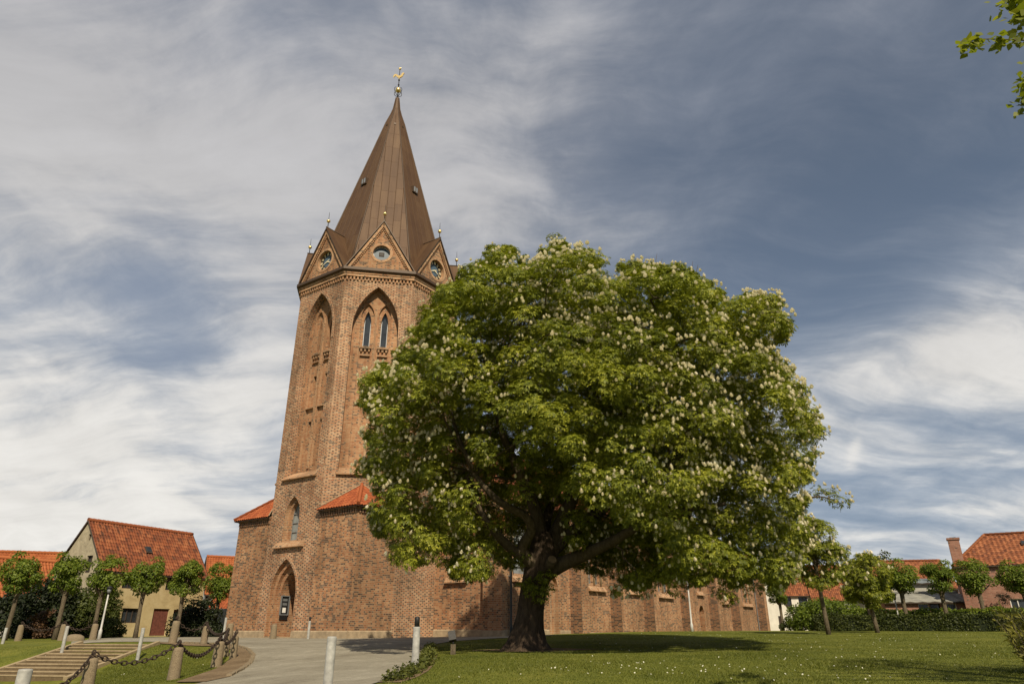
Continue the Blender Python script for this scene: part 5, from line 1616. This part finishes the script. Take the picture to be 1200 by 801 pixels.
# a far tree crown between the roofs
def far_tree(label, base, hgt, spread, seed, mat):
    rg = np.random.default_rng(seed); root = thing('garden_tree', label, 'tree', tuple(base)); n = 40
    c = norm(rg.normal(size=(n, 3))) * (rg.random((n, 1)) ** .4) * np.array([spread, spread, hgt * .3]) + np.array([0, 0, hgt * .68])
    V, Q = clump_leaves(c, spread * (.25 + .12 * rg.random(n)), 60, OVAL, .28, up=.5, flat=.8, centre0=np.array([0, 0, hgt * .5])); np_mesh('crown', V, Q, [mat], parent=root)
    t = MB(); t.tube([(0, 0, -.1), (.05, 0, hgt * .4), (0, 0, hgt * .75)], [.25, .18, .06], M['bark_lime'], 8); t.build('trunk', root)
far_tree('dusky green tree top rising behind the low red house roof', at(1046, 88), 9.9, 2.2, 71, M['bush_mid'])
far_tree('dark garden tree behind the broad shrub and young chestnuts', at(1036, 72), 4.6, 2.0, 72, M['hedge_leaf'])

# ------------------------------------------------------------------ houses


def window_in(root, F, wl, depth=.14, frame=None, glass=None, bars=(1, 2)):
    frame = frame or M['white']; glass = glass or M['glass']
    u0, v0 = wl[0]; u1, v1 = wl[2]
    fm = MB(); b = .06
    slab_f(fm, F, u0, u1, v0, v0 + b, -depth - .05, -depth + .03, frame); slab_f(fm, F, u0, u1, v1 - b, v1, -depth - .05, -depth + .03, frame)
    slab_f(fm, F, u0, u0 + b, v0 + b, v1 - b, -depth - .05, -depth + .03, frame); slab_f(fm, F, u1 - b, u1, v0 + b, v1 - b, -depth - .05, -depth + .03, frame)
    for i in range(1, bars[0] + 1):
        x = u0 + (u1 - u0) * i / (bars[0] + 1); slab_f(fm, F, x - .03, x + .03, v0 + b, v1 - b, -depth - .05, -depth + .02, frame)
    for i in range(1, bars[1] + 1):
        y = v0 + (v1 - v0) * i / (bars[1] + 1); slab_f(fm, F, u0 + b, u1 - b, y - .02, y + .02, -depth - .05, -depth + .01, frame)
    fo = fm.build('window', root)
    pm = MB(); wall(pm, F, rect(u0, u1, v0, v1), [], -depth - .04, glass); pm.build('pane', fo)


def door_in(root, F, wl, mat, depth=.12):
    u0, v0 = wl[0]; u1, v1 = wl[2]; d = MB(); wall(d, F, wl, [], -depth - .04, mat); k = max(3, int((u1 - u0) / .2))
    for i in range(k):
        a = u0 + (u1 - u0) * i / k; slab_f(d, F, a + .008, a + (u1 - u0) / k - .008, v0 + .02, v1 - .02, -depth - .039, -depth, mat)
    do = d.build('door', root); hm = MB(); hm.ball(F.p(u1 - .12, v0 + (v1 - v0) * .48, -depth + .03), .035, M['iron'], 8); hm.build('handle', do)


def house(name, label, corner, rot, Lx, Ly, eave, ridge, wm, rm, front=(), gable_l=(), hip=False, gm=None, chimney=None, tw=.24, over=.3, per=4, back=True, ridge_mat=None, skylights=(), gable_pts=True):
    """corner: front left ground corner; the front faces local -Y; openings: (kind, u0, u1, v0, v1, material)"""
    root = thing(name, label, 'house', (corner[0], corner[1], corner[2]), rot)
    gm = gm or wm
    w = MB(); F0 = Face((0, 0, 0), (1, 0, 0), (0, -1, 0)); FL = Face((0, Ly, 0), (0, -1, 0), (-1, 0, 0)); FR_ = Face((Lx, 0, 0), (0, 1, 0), (1, 0, 0)); FB = Face((Lx, Ly, 0), (-1, 0, 0), (0, 1, 0))
    def side(F, outer, ops, mat, uo):
        hl = [rect(*o[1:5]) for o in ops]
        wall(w, F, outer, hl, 0, mat, uo)
        for o, l in zip(ops, hl):
            reveal(w, F, l, 0, -.2, mat)
    zb = -.6
    side(F0, rect(0, Lx, zb, eave), front, wm, 0)
    tri = [(0, zb), (Ly, zb), (Ly, eave), (Ly / 2, ridge), (0, eave)] if not hip else rect(0, Ly, zb, eave)
    side(FL, tri, gable_l, gm, 11); side(FR_, tri, (), gm, 23); side(FB, rect(0, Lx, zb, eave), (), wm, 31)
    w.build('wall', root)
    for F, ops in ((F0, front), (FL, gable_l)):
        for o in ops:
            if o[0] == 'window': window_in(root, F, rect(*o[1:5]), frame=o[5], bars=o[6] if len(o) > 6 else (1, 2))
            elif o[0] == 'door': door_in(root, F, rect(*o[1:5]), o[5])
    r = MB(); ov = over; sl_ = (ridge - eave) / (Ly / 2); ez = eave - ov * sl_ + .06; rz = ridge + .08
    x0, x1 = (-ov, Lx + ov) if hip else (-.12, Lx + .12)
    if hip:
        hi = Ly * .34
        a, b, c, d = Vector((x0, -ov, ez)), Vector((x1, -ov, ez)), Vector((x1, Ly + ov, ez)), Vector((x0, Ly + ov, ez)); e, f_ = Vector((hi, Ly / 2, rz)), Vector((Lx - hi, Ly / 2, rz))
        tile_plane(r, a, b, f_, e, rm, tw, per=per); tile_plane(r, d, a, e, e, rm, tw, per=per); tile_plane(r, b, c, f_, f_, rm, tw, per=per); tile_plane(r, c, d, e, f_, rm, .5, .6, per=2)
        up = Vector((0, 0, .05))
        for q0, q1 in ((e, f_), (a, e), (b, f_), (c, f_), (d, e)): ridge_tiles(r, q0 + up, q1 + up, rm, .12)
    else:
        tile_plane(r, (x0, -ov, ez), (x1, -ov, ez), (x1, Ly / 2, rz), (x0, Ly / 2, rz), rm, tw, per=per)
        tile_plane(r, (x1, Ly + ov, ez), (x0, Ly + ov, ez), (x0, Ly / 2, rz), (x1, Ly / 2, rz), rm, .5, .6, per=2)
        ridge_tiles(r, (x0, Ly / 2, rz + .05), (x1, Ly / 2, rz + .05), rm, .13)
        for x in (x0, x1):
            for yy, s_ in ((-ov, 1), (Ly + ov, -1)):
                r.tube([(x, yy, ez - .03), (x, Ly / 2, rz - .03)], .055, M['dark_wood'] , 4)
    dn = -.1
    r.box((Lx / 2, -ov + .06, ez - .05), (Lx + (2 * ov if hip else .1), .1, .12), M['dark_wood'])
    ro = r.build('roof', root)
    if chimney:
        for cx_, cy_, cz_, sx_, sy_, top in chimney:
            c = MB(); c.box((cx_, cy_, (cz_ + top) / 2), (sx_, sy_, top - cz_), M['brick_house']); c.box((cx_, cy_, top + .08), (sx_ + .14, sy_ + .14, .16), M['brick_house']); c.box((cx_, cy_, top + .18), (sx_ * .55, sy_ * .55, .06), M['black'])
            c.build('chimney', ro)
    for (x, t_, e_) in skylights:
        y = -ov + (Ly / 2 + ov) * t_; z = ez + (rz - ez) * t_ + .1; an = math.atan2(rz - ez, Ly / 2 + ov)
        k = MB(); k.box((x, y, z), (e_, e_ * 1.1, .12), M['dark_wood'], Matrix.Rotation(an, 3, 'X')); k.box((x, y - .0 * e_, z + .08), (e_ * .7, e_ * .8, .05), M['glass'], Matrix.Rotation(an, 3, 'X')); k.build('skylight', ro)
    return root


DW = M['dark_wood']
c0 = Vector((-29.5, 51.5, -.45))
house('house', 'old ochre plastered house with a steep red roof and grey gable', c0, math.atan2(.899, .438), 9.3, 5.2, 4.7, 8.0, M['ochre'], M['tile_old'],
      front=[('window', 2.35, 3.75, .95, 1.95, DW, (2, 0)), ('door', 4.95, 6.35, .08, 1.98, M['red_door']), ('window', 6.75, 8.6, .75, 1.95, M['red_door'], (2, 0)),
             ('window', 1.9, 3.0, 3.3, 4.35, DW), ('window', 3.6, 4.6, 3.4, 4.35, DW), ('window', 5.6, 7.0, 3.35, 4.35, DW, (2, 1)), ('window', 7.8, 8.8, 3.35, 4.35, DW)],
      gable_l=[('window', 3.3, 3.95, 4.3, 5.5, DW, (1, 1)), ('window', 1.8, 2.3, 4.4, 5.4, DW, (1, 1)), ('window', 2.9, 3.2, 6.6, 7.05, DW, (0, 0))], gm=M['gable_stone'], skylights=[(4.3, .48, .55)])
house('house', 'low house with a bright orange roof at the far left', Vector((-47.5, 55, -.5)), R(18), 12.5, 7, 2.8, 6.5, M['brick_house'], M['tile_orange'], front=[('window', 3, 4.2, 1, 2.2, M['white']), ('window', 8, 9.2, 1, 2.2, M['white'])], chimney=[(1.2, 4.4, 5.0, .6, .6, 6.9)])
wg = house('house', 'small orange roofed wing with a pale gable beside the grey house gable', Vector((-37.2, 51.6, -.5)), R(62), 6.0, 3.6, 3.0, 5.4, M['plaster_grey'], M['tile_orange'], gable_l=[('window', 1.4, 2.2, 1.2, 2.2, M['white'])])
house('house', 'white half timbered house with a fresh orange roof behind the ochre house', Vector((-27.6, 65.5, -.45)), R(28), 13, 7.5, 3.6, 6.9, M['plaster_white'], M['tile_orange'],
      front=[('window', 8, 9, 1.2, 2.4, M['white'])])
wng = house('house', 'orange roofed cross wing joined at a grey valley near the church', Vector((-26.8, 71.0, -.45)), R(-52), 9, 7, 4.2, 7.0, M['plaster_white'], M['tile_orange'], gable_l=[('window', 2, 3, 3.4, 4.5, DW)])
tm = MB()
for x in (.1, 1.4, 2.8, 4.2, 5.6): tm.box((x, -.03, 1.65), (.16, .1, 3.8), DW)
tm.box((3, -.035, 2.2), (6.2, .1, .14), DW); tm.box((3, -.04, 3.45), (6.2, .1, .16), DW)
tmo = tm.build('timber_frame', bpy.data.objects['house.003'])
gt = thing('garden_gate', 'tall grey boarded gate between lime tree and church corner', 'gate', tuple(at(254, 57)), R(-20))
g1 = MB()
for i in range(9): g1.box((-1.0 + i * .25, 0, 1.0), (.235, .05, 2.0), M['grey_door'])
g1.build('board_panel', gt)
g2 = MB(); g2.box((0, .05, .4), (2.3, .05, .12), M['grey_door']); g2.box((0, .05, 1.7), (2.3, .05, .12), M['grey_door']); g2.box((-1.2, 0, 1.05), (.12, .12, 2.2), M['grey_door']); g2.box((1.2, 0, 1.05), (.12, .12, 2.2), M['grey_door']); g2.build('gate_frame', gt)
house('shed', 'little lean shed with a red tiled roof above the grey gate', at(262, 60) + Vector((-1.5, 0, 0)), R(-15), 4.4, 3.4, 2.2, 4.1, M['brick_house'], M['tile_new'])

# right hand side
cr = Vector((36.1, 58.2, -.1))
house('house', 'pink brick house with a hipped pantile roof and tall chimney', cr, R(-30), 17, 8.0, 4.95, 7.5, M['brick_house'], M['tile_dull'], hip=True, over=.25, tw=.33, per=4,
      front=[('window', 3.0, 4.5, 1.3, 2.35, M['white'], (2, 0)), ('window', 10, 11.6, 1.3, 2.35, M['white'], (2, 0))], chimney=[(.25, .75, 4.2, .8, .75, 7.0)], skylights=[(5.2, .62, .5), (8.3, .62, .5)])
low = house('house', 'low red extension with a grey sheet roof and small white windows', Vector((31.1, 61.0, -.1)), R(-16), 6.3, 6.0, 2.25, 2.95, M['brick_house'], M['eternit'], front=[('window', 2.5, 3.3, 1.25, 2.12, M['white'], (0, 1)), ('window', 3.36, 4.1, 1.25, 2.12, DW, (0, 0)), ('window', 4.4, 5.3, 1.25, 2.12, M['white'], (0, 1))], tw=.9, per=4)
house('house', 'flat topped blue grey annex above the low red extension', Vector((32.0, 66.5, -.1)), R(-16), 6.6, 4, 4.0, 4.25, M['plaster_grey'], M['zinc_roof'], tw=.9)
house('house', 'house with a red pantile roof behind the low extension', Vector((38.6, 76, -.1)), R(-12), 7.4, 7, 4.2, 7.0, M['brick_house'], M['tile_dull'], tw=.33)
wh = house('house', 'white gabled house at the east end of the church', Vector((34.0, 89.0, -.1)), R(75), 10, 6.0, 2.0, 6.8, M['plaster_white'], M['tile_dull'], gable_l=[('door', 4.3, 4.8, .05, 1.7, DW)], front=[('window', 1.5, 2.6, .7, 1.7, DW)])
house('house', 'white house front with dark arched windows beside the white gable', Vector((35.4, 98, -.1)), R(-15), 4.5, 6, 4.6, 8.0, M['plaster_white'], M['tile_dull'], front=[('window', .4, 2.0, 2.2, 4.2, DW, (1, 1)), ('door', 1.2, 2.4, .05, 1.7, DW), ('window', 2.9, 4.0, 2.2, 4.2, DW, (1, 1))])
house('house', 'long grey house with a red roof behind the mounded shrub', Vector((39.5, 96, -.1)), R(-14), 13, 8, 3.9, 8.2, M['plaster_grey'], M['tile_dull'], front=[('window', 9.5, 10.6, 2.0, 3.5, M['white']), ('window', 11.2, 12.3, 2.0, 3.5, M['white'])])
# low far roofs that close the view between them
house('house', 'distant red roofed house far behind the hedge shrubs', Vector((42, 108, -.1)), R(-15), 22, 8, 3.6, 7.0, M['plaster_grey'], M['tile_dull'], tw=.5, per=2)

# ------------------------------------------------------------------ steps, bollards, chains, posts, lamps
sa = Vector((P(182, 751, 30).x, 30.0)); sb = Vector((-15.1, 25.7)); dn = (sb - sa); run = dn.length; dn.normalize(); sd = Vector((dn.y, -dn.x))
if sd.x > 0: sd = -sd
z_top = gz(*sa) + .0; z_bot = gz(*sb) + .02
st = thing('stone_steps', 'wide flight of brown stone steps climbing to the forecourt', 'steps', (sa.x, sa.y, z_top), math.atan2(sd.y, sd.x))
# local: +x along the width, +y = up or down the run
yloc = Vector((-sd.y, sd.x)); sgn = 1 if yloc.dot(dn) > 0 else -1
ns = 10; wd_ = 3.3; tr = run / ns; rs = (z_top - z_bot) / ns
tm_ = MB(); em = MB()
for i in range(ns):
    y0 = sgn * i * tr; y1 = sgn * (i + 1) * tr; z = -i * rs + .03
    tm_.box((wd_ / 2, (y0 + y1) / 2, z - .35), (wd_ - .02, abs(y1 - y0), .7), M['step_tread'])
    em.box((wd_ / 2, y1 - sgn * .03, z - .018), (wd_ - .02, .09, .045), M['step_edge'])
tm_.build('tread', st); em.build('nosing', st)
for x in (-.09, wd_ + .09):
    k = MB(); ln = math.hypot(run, z_top - z_bot); an = -sgn * math.atan2(z_top - z_bot, run)
    k.box((x, sgn * run / 2, (z_bot - z_top) / 2 - .06), (.17, ln + .2, .36), M['step_edge'], Matrix.Rotation(an, 3, 'X')); k.build('kerb', st)


def granite_bollard(label, loc, hgt, rad, lean=0.0, group='granite bollards', eye=True, rough=.03):
    root = thing('granite_bollard', label, 'bollard', tuple(loc), random.uniform(0, 6), group)
    b = MB(); n = 14; rings = []
    rad *= .9
    prof = [(rad * 1.14, -.25), (rad * 1.1, .02), (rad * 1.06, hgt * .2), (rad * .98, hgt * .6), (rad * .92, hgt * .9), (rad * .86, hgt * .965), (rad * .6, hgt), (.001, hgt * 1.005)]
    ph = random.uniform(0, 6)
    for r, z in prof:
        rings.append([Vector((r * (1 + rough * math.sin(3 * a + ph + z) + random.uniform(-.012, .012)) * math.cos(a), r * (1 + rough * math.sin(2 * a + ph)) * math.sin(a), z)) for a in (2 * PI * q / n for q in range(n))])
    for i in range(len(rings) - 1):
        for q in range(n):
            q2 = (q + 1) % n; b.poly([rings[i][q], rings[i][q2], rings[i + 1][q2], rings[i + 1][q]], M['granite'], smooth=True, uv=[(0, 0)] * 4)
    b.build('stone', root)
    if eye:
        e = MB(); e.tube([(0, 0, hgt - .04), (0, 0, hgt + .10)], .018, M['rust'], 6); c = Vector((0, 0, hgt + .12))
        e.tube([c + Vector((.055 * math.cos(a), 0, .055 * math.sin(a))) for a in np.linspace(0, 2 * PI, 13)[:-1]], .017, M['rust'], 6, closed=True)
        e.tube([c + Vector((0, .055 * math.cos(a), .055 * math.sin(a))) for a in np.linspace(0, 2 * PI, 13)[:-1]], .015, M['rust'], 6, closed=True)
        e.build('ring', root)
    root.rotation_euler[0] = lean
    return root


def link_mesh(mb, c, t, side, ln, wd, r):
    """one oval chain link centred at c, long axis t, lying in the plane of t and side"""
    pts = []
    for k in range(12):
        a = 2 * PI * k / 12; ca, sa_ = math.cos(a), math.sin(a)
        pts.append(c + t * (ca * ln / 2 + (ln - wd) * .0) + side * (sa_ * wd / 2))
    mb.tube(pts, r, M['rust'], 6, closed=True)


def chain(label, a, b, sag, ln=.16, wd=.10, r=.018, group='iron chains between the bollards'):
    a, b = Vector(a), Vector(b); root_loc = a
    mb = MB(); K = 200; pts = [a.lerp(b, i / K) - Vector((0, 0, sag * 4 * (i / K) * (1 - i / K))) for i in range(K + 1)]
    cum = [0]
    for i in range(K): cum.append(cum[-1] + (pts[i + 1] - pts[i]).length)
    n = max(3, int(cum[-1] / (ln * .74)))
    for j in range(n):
        s_ = cum[-1] * (j + .5) / n; i = int(np.searchsorted(cum, s_)) - 1; i = min(max(i, 0), K - 1)
        f_ = (s_ - cum[i]) / (cum[i + 1] - cum[i]); p = pts[i].lerp(pts[i + 1], f_) - a; t = (pts[i + 1] - pts[i]).normalized()
        h1 = t.cross(Vector((0, 0, 1))).normalized(); h2 = h1.cross(t); h_ = h1 if j % 2 else h2
        link_mesh(mb, p, t, h_, ln, wd, r)
    o = mb.build('chain', None, weld=False); o.location = a
    return tag(o, label, 'chain', group)


def bp(u, v, Y=None):
    if Y is None: return G(u, v)
    x = pix_ray(u, v)[0] * Y; return Vector((x, Y, gz(x, Y)))


BOL = [(100, 812, 18.6, .80, .165, 'chained granite bollard nearest the foot of the steps at lower left'), (202.5, 797, 20.2, .80, .165, 'chained granite bollard on the near edge of the grass slope'), (253, 782, 24.2, .76, .18, 'broad granite bollard where the forecourt edge bends'),
       (262.5, 771, 27.5, .78, .15, 'slim granite bollard just behind the broad one at the bend'), (272.5, 772, 26.8, .74, .13, 'leaning granite bollard nearest the open forecourt'),
       (238, 757.5, 31.5, .72, .15, 'granite bollard on the far curve of the grass slope'), (202, 752.5, 30.8, .86, .17, 'granite bollard at the top of the steps'),
       (148, 806, 17, .0, 0, '')]
tops = []
random.seed(5)
for u, v, Y, hg, rd, lab in BOL[:7]:
    p = bp(u, v, Y); granite_bollard(lab, p, hg, rd, random.uniform(-.03, .03)); tops.append(p + Vector((0, 0, hg + .10)))
CH = [(0, 1, .34, 'heavy rusty chain nearest the steps foot, low across the grass slope'), (1, 2, .42, 'heavy rusty chain sagging in front of the grass slope'), (2, 3, .22, 'short rusty chain between the broad and slim bollards'), (2, 4, .25, 'short rusty chain to the leaning bollard by the forecourt'),
      (3, 5, .28, 'rusty chain running back along the far curve'), (5, 6, .36, 'rusty chain sagging before the dark round bush')]
for a, b, s_, lab in CH: chain(lab, tops[a], tops[b], s_)
p = bp(20, 830, 14.0); chain('heavy rusty chain coming up from the lower left corner', P(60, 806, 17.4), tops[0], .18)
FAR = [(19, 757, 42.5, 'granite bollard at the far left before the dark shrubs'), (70.5, 752.8, 42, 'granite bollard left of the white post at the steps'), (108, 750, 41.5, 'granite bollard at the foot of the lamp lime tree')]
ft = []
for u, v, Y, lab in FAR:
    p = bp(u, v, Y); granite_bollard(lab, p, .85, .19); ft.append(p + Vector((0, 0, .94)))
chain('thin chain hanging between the far left stones', ft[0], ft[1], .40, .2, .12, .022); chain('thin chain hanging between white post and lamp lime', ft[1], ft[2], .40, .2, .12, .022)
granite_bollard('stubby pale granite bollard before the church door', bp(320, 746.5, 42.5), .78, .19, eye=False); granite_bollard('short pale granite bollard at the church corner', bp(268.5, 744.5, 46), .85, .22, eye=False)
rk = bp(86, 752.2, 40.5); rkm = MB()
rings = [[Vector(((.52 + .06 * math.sin(3 * a)) * r * math.cos(a), .3 * r * math.sin(a), z)) for a in (2 * PI * k / 12 for k in range(12))] for r, z in ((1.0, -.1), (1.0, .1), (.85, .24), (.5, .33), (.01, .35))]
for i in range(4):
    for q in range(12): rkm.poly([rings[i][q], rings[i][(q + 1) % 12], rings[i + 1][(q + 1) % 12], rings[i + 1][q]], M['granite'], smooth=True)
ro_ = rkm.build('boulder'); ro_.location = rk; tag(ro_, 'rounded pale boulder lying on the grass above the steps', 'boulder')


def white_post(label, loc, hgt, rad, cap=True, dark=False):
    root = thing('marker_post', label, 'post', tuple(loc), 0, 'white marker posts')
    b = MB(); b.lathe([(rad * 1.02, -.2), (rad, .05), (rad, hgt - .03), (rad * .93, hgt - .005), (rad * .4, hgt)], M['white_post'], n=18); b.build('shaft', root)
    if dark:
        c = MB(); c.lathe([(rad * .72, hgt), (rad * .72, hgt + .20), (rad * .5, hgt + .22)], M['iron'], n=14); c.build('lamp_head', root)
    return root


def post_at(u, v_top, v_base, Y, rad, label, dark=False):
    """base stands on the terrain below pixel column u"""
    x = pix_ray(u, v_base)[0] * Y; b = Vector((x, Y, gz(x, Y))); hgt = P(u, v_top, Y).z - b.z
    white_post(label, b, hgt - (.22 if dark else 0), rad, dark=dark)
post_at(384, 745, 801, 13.6, .085, 'tall white post standing nearest on the forecourt')
post_at(486, 722, 785, 17.6, .085, 'white post with a dark lamp head in the planted strip', True)
post_at(26, 783, 801, 11.0, .095, 'thick white post cut off by the lower left corner')
post_at(72, 733, 765, 29.2, .065, 'slim white post at the left edge of the steps')
post_at(162, 735, 767, 27.6, .065, 'slim white post at the right edge of the steps')
post_at(2, 735, 757, 38, .075, 'white post at the left margin before the dark shrubs')
post_at(361, 722, 747, 41.5, .07, 'white post right of the church door', True)
post_at(262, 723, 744, 44, .07, 'white post left of the short bollard at the church corner')


def lamp_post(label, loc, hgt, rad, mat, head=True, group='lamp posts'):
    root = thing('lamp_post', label, 'street lamp', tuple(loc), 0, group)
    b = MB(); b.lathe([(rad * 1.9, -.1), (rad * 1.9, .5), (rad * 1.15, .58), (rad, hgt * .6), (rad * .8, hgt)], mat, n=12); b.build('pole', root)
    if head:
        hd = MB(); hd.lathe([(.05, hgt - .02), (.09, hgt + .03), (.11, hgt + .30), (.19, hgt + .32), (.17, hgt + .37), (.05, hgt + .44), (.01, hgt + .47)], M['iron'], n=12); ho = hd.build('lamp_head', root)
        gl = MB(); gl.lathe([(.10, hgt + .06), (.118, hgt + .28)], M['grey_metal'], n=12); gl.build('pane', ho)
    return root


def lamp_px(u, v_top, Y, rad, mat, label, head=True):
    b = at(u, Y); hgt = P(u, v_top, Y).z - b.z; lamp_post(label, b, hgt - (.6 if head else 0), rad, mat, head)
x_ = 120
lamp_px(118, 683, 43, .05, M['dirty_pole'], 'pale lamp post in front of the ochre house lime')
lamp_px(811, 668, 56, .06, M['dirty_pole'], 'pale lamp post before the church side wall')
lamp_px(599, 600, 40.5, .05, M['black_pole'], 'dark lamp post left of the huge chestnut trunk')
lamp_px(1056, 692, 54, .05, M['dirty_pole'], 'pale lamp post behind the clipped hedge')

fl = bp(531, 763.5, 24.5); sp_ = thing('floodlight', 'small grey floodlight on a wooden stub in the lawn', 'floodlight', tuple(fl))
m1 = MB(); m1.box((0, 0, .1), (.16, .16, .42), M['bark_lime']); m1.build('stub', sp_)
m2 = MB(); m2.tube([(0, 0, .3), (-.02, .03, .42)], .03, M['iron'], 6); rm_ = Matrix.Rotation(R(-25), 3, 'X') @ Matrix.Rotation(R(-12), 3, 'Y'); m2.box((-.05, .05, .54), (.24, .20, .30), M['iron'], rm_); m2.build('lamp_head', sp_)

# ------------------------------------------------------------------ ground cover, grass, daisies
bed_xy = np.array([(p.x, p.y) for p in bed])
lo, hi = bed_xy.min(0), bed_xy.max(0)
q = RNG.random((9000, 2)) * (hi - lo) + lo
q = q[poly_dist(q[:, 0], q[:, 1], bed_xy) > .10]
# the strip is planted along the forecourt side; bare soil shows on the lawn side
lawn_side = np.array([(p.x, p.y) for p in bed[7:]] )
dl = np.min(np.linalg.norm(q[:, None, :] - lawn_side[None], axis=2), axis=1); q = q[(dl > .45) | (RNG.random(len(q)) < .25)]
z = gzs(q[:, 0], q[:, 1]); pos = np.stack([q[:, 0], q[:, 1], z + .02 + .07 * RNG.random(len(q))], 1)
pos = np.repeat(pos, 5, 0) + RNG.normal(size=(len(pos) * 5, 3)) * np.array([.07, .07, .05])
V, Q = scatter(OVAL, pos, RNG.normal(size=(len(pos), 3)) * .6 + np.array([0, 0, 1.]), .07 * (.7 + .7 * RNG.random(len(pos))))
o = np_mesh('ground_cover', V, Q, [M['cover_leaf']]); tag(o, 'low leafy ground cover planted along the forecourt edge', 'plants', None, 'stuff')


def grass_patch(name, label, region_pts, N, hmin, hmax, avoid=()):
    pts = np.array(region_pts); lo, hi = pts.min(0), pts.max(0)
    q = RNG.random((N, 2)) * (hi - lo) + lo
    # denser near the camera
    w = np.clip(18 / np.maximum(np.hypot(q[:, 0], q[:, 1]), 10), .15, 1) ** 1.5
    q = q[(RNG.random(len(q)) < w)]
    q = q[poly_dist(q[:, 0], q[:, 1], pts) > 0]
    for av in avoid:
        q = q[poly_dist(q[:, 0], q[:, 1], np.array(av)) < .02]
    k = len(q); z = gzs(q[:, 0], q[:, 1]) - .004
    hgt = hmin + (hmax - hmin) * RNG.random(k) ** 1.6
    patch = .7 + .5 * np.sin(q[:, 0] * .9 + 1.3 * np.sin(q[:, 1] * .5)) * np.sin(q[:, 1] * .8)
    hgt *= np.clip(patch, .55, 1.3)
    a = RNG.random(k) * 2 * PI; w_ = .006 + .006 * RNG.random(k); ln = RNG.normal(size=(k, 2)) * hgt[:, None] * .55
    b = np.stack([q[:, 0], q[:, 1], z], 1); dx_ = np.stack([np.cos(a) * w_, np.sin(a) * w_, np.zeros(k)], 1)
    tip = b + np.stack([ln[:, 0], ln[:, 1], hgt], 1)
    V = np.stack([b - dx_, b + dx_, tip], 1).reshape(-1, 3); Q = np.arange(3 * k).reshape(-1, 3)
    o = np_mesh(name, V, Q, [M['grass']]); tag(o, label, 'grass', None, 'stuff')


bedp = [(p.x, p.y) for p in bed]; rimp = [(p.x, p.y) for p in rim]
tsoil = [(TREE.x + 1.8 * math.cos(a) + .3, TREE.y + 1.4 * math.sin(a)) for a in np.linspace(0, 2 * PI, 20)[:-1]]
grass_patch('grass', 'short mown grass of the main lawn under the chestnut', [(p.x, p.y) for p in (G(446, 801), G(540, 801))] + [(1, 10.2), (10.5, 10.2), (22, 24), (30, 46), (10, 52), (1.5, 44)] + [(p.x, p.y) for p in (G(562, 750), G(532, 752), G(498, 764), G(478, 787))], 900000, .025, .06, avoid=[bedp, tsoil])
grass_patch('grass', 'short grass on the slope beside the stone steps', [(p.x, p.y) for p in (G(182, 753), G(215, 757), G(250, 759), G(268, 764), G(262, 776), G(248, 785))] + [(-8.5, 19.3), (-12.6, 21), (-14.4, 25.4)], 160000, .03, .07, avoid=[rimp])
grass_patch('grass', 'short grass bank left of the stone steps', [(-18.5, 30.4), (-19.2, 26), (-22, 22), (-34, 26), (-38, 38), (-27, 36)], 200000, .03, .07)


def daisies():
    cen = []
    for u, v, n_, s_ in ((705, 783, 14, .5), (730, 780, 18, .6), (752, 779, 22, .5), (776, 784, 14, .5), (800, 781, 10, .8), (770, 789, 20, .5), (820, 787, 16, .7), (850, 778, 12, 1.), (700, 792, 9, .7), (900, 785, 14, .9), (940, 795, 20, .9), (870, 795, 14, .8),
                         (960, 760, 20, 1.6), (1000, 770, 20, 1.5), (1090, 757, 25, 1.5), (1045, 780, 14, 1.0), (1060, 795, 14, .6), (935, 773, 18, 1.2), (1000, 750, 20, 2), (880, 762, 20, 1.5), (830, 744, 14, 2), (770, 742.5, 12, 1.5), (1130, 748, 20, 2), (1150, 770, 16, 1), (980, 795, 14, .7),
                         (225, 770, 10, .8), (232, 764, 10, .6), (170, 778, 8, .7), (60, 785, 10, .8), (62, 772, 8, 1), (218, 784, 8, .6), (150, 788, 8, .6), (40, 776, 8, 1.2), (640, 790, 9, 1.)):
        p = G(u, v); c = RNG.normal(size=(n_, 2)) * s_ * np.array([1, .8]) + np.array([p.x, p.y]); cen.append(c)
    k_ = RNG.random((700, 2)) * np.array([26, 34]) + np.array([0, 11]); k_ = k_[(k_[:, 0] < k_[:, 1] * .62) & (k_[:, 0] > .1 * k_[:, 1] - 1)]
    c = np.concatenate(cen + [k_]); c = c[RNG.random(len(c)) < .28]; z = gzs(c[:, 0], c[:, 1]) + .05
    V = []; n = 7; r = .010 + .008 * RNG.random(len(c)); tilt = RNG.normal(size=(len(c), 2)) * .3
    for j in range(n):
        a = 2 * PI * j / n; V.append(np.stack([c[:, 0] + r * math.cos(a), c[:, 1] + r * math.sin(a), z + r * (tilt[:, 0] * math.cos(a) + (tilt[:, 1] - .45) * math.sin(a) * -1)], 1))
    V = np.stack(V, 1).reshape(-1, 3); Q = np.arange(len(V)).reshape(-1, n)
    o = np_mesh('daisies', V, Q, [M['daisy']]); tag(o, 'tiny white daisies scattered over the lawn', 'flowers', None, 'stuff')


daisies()
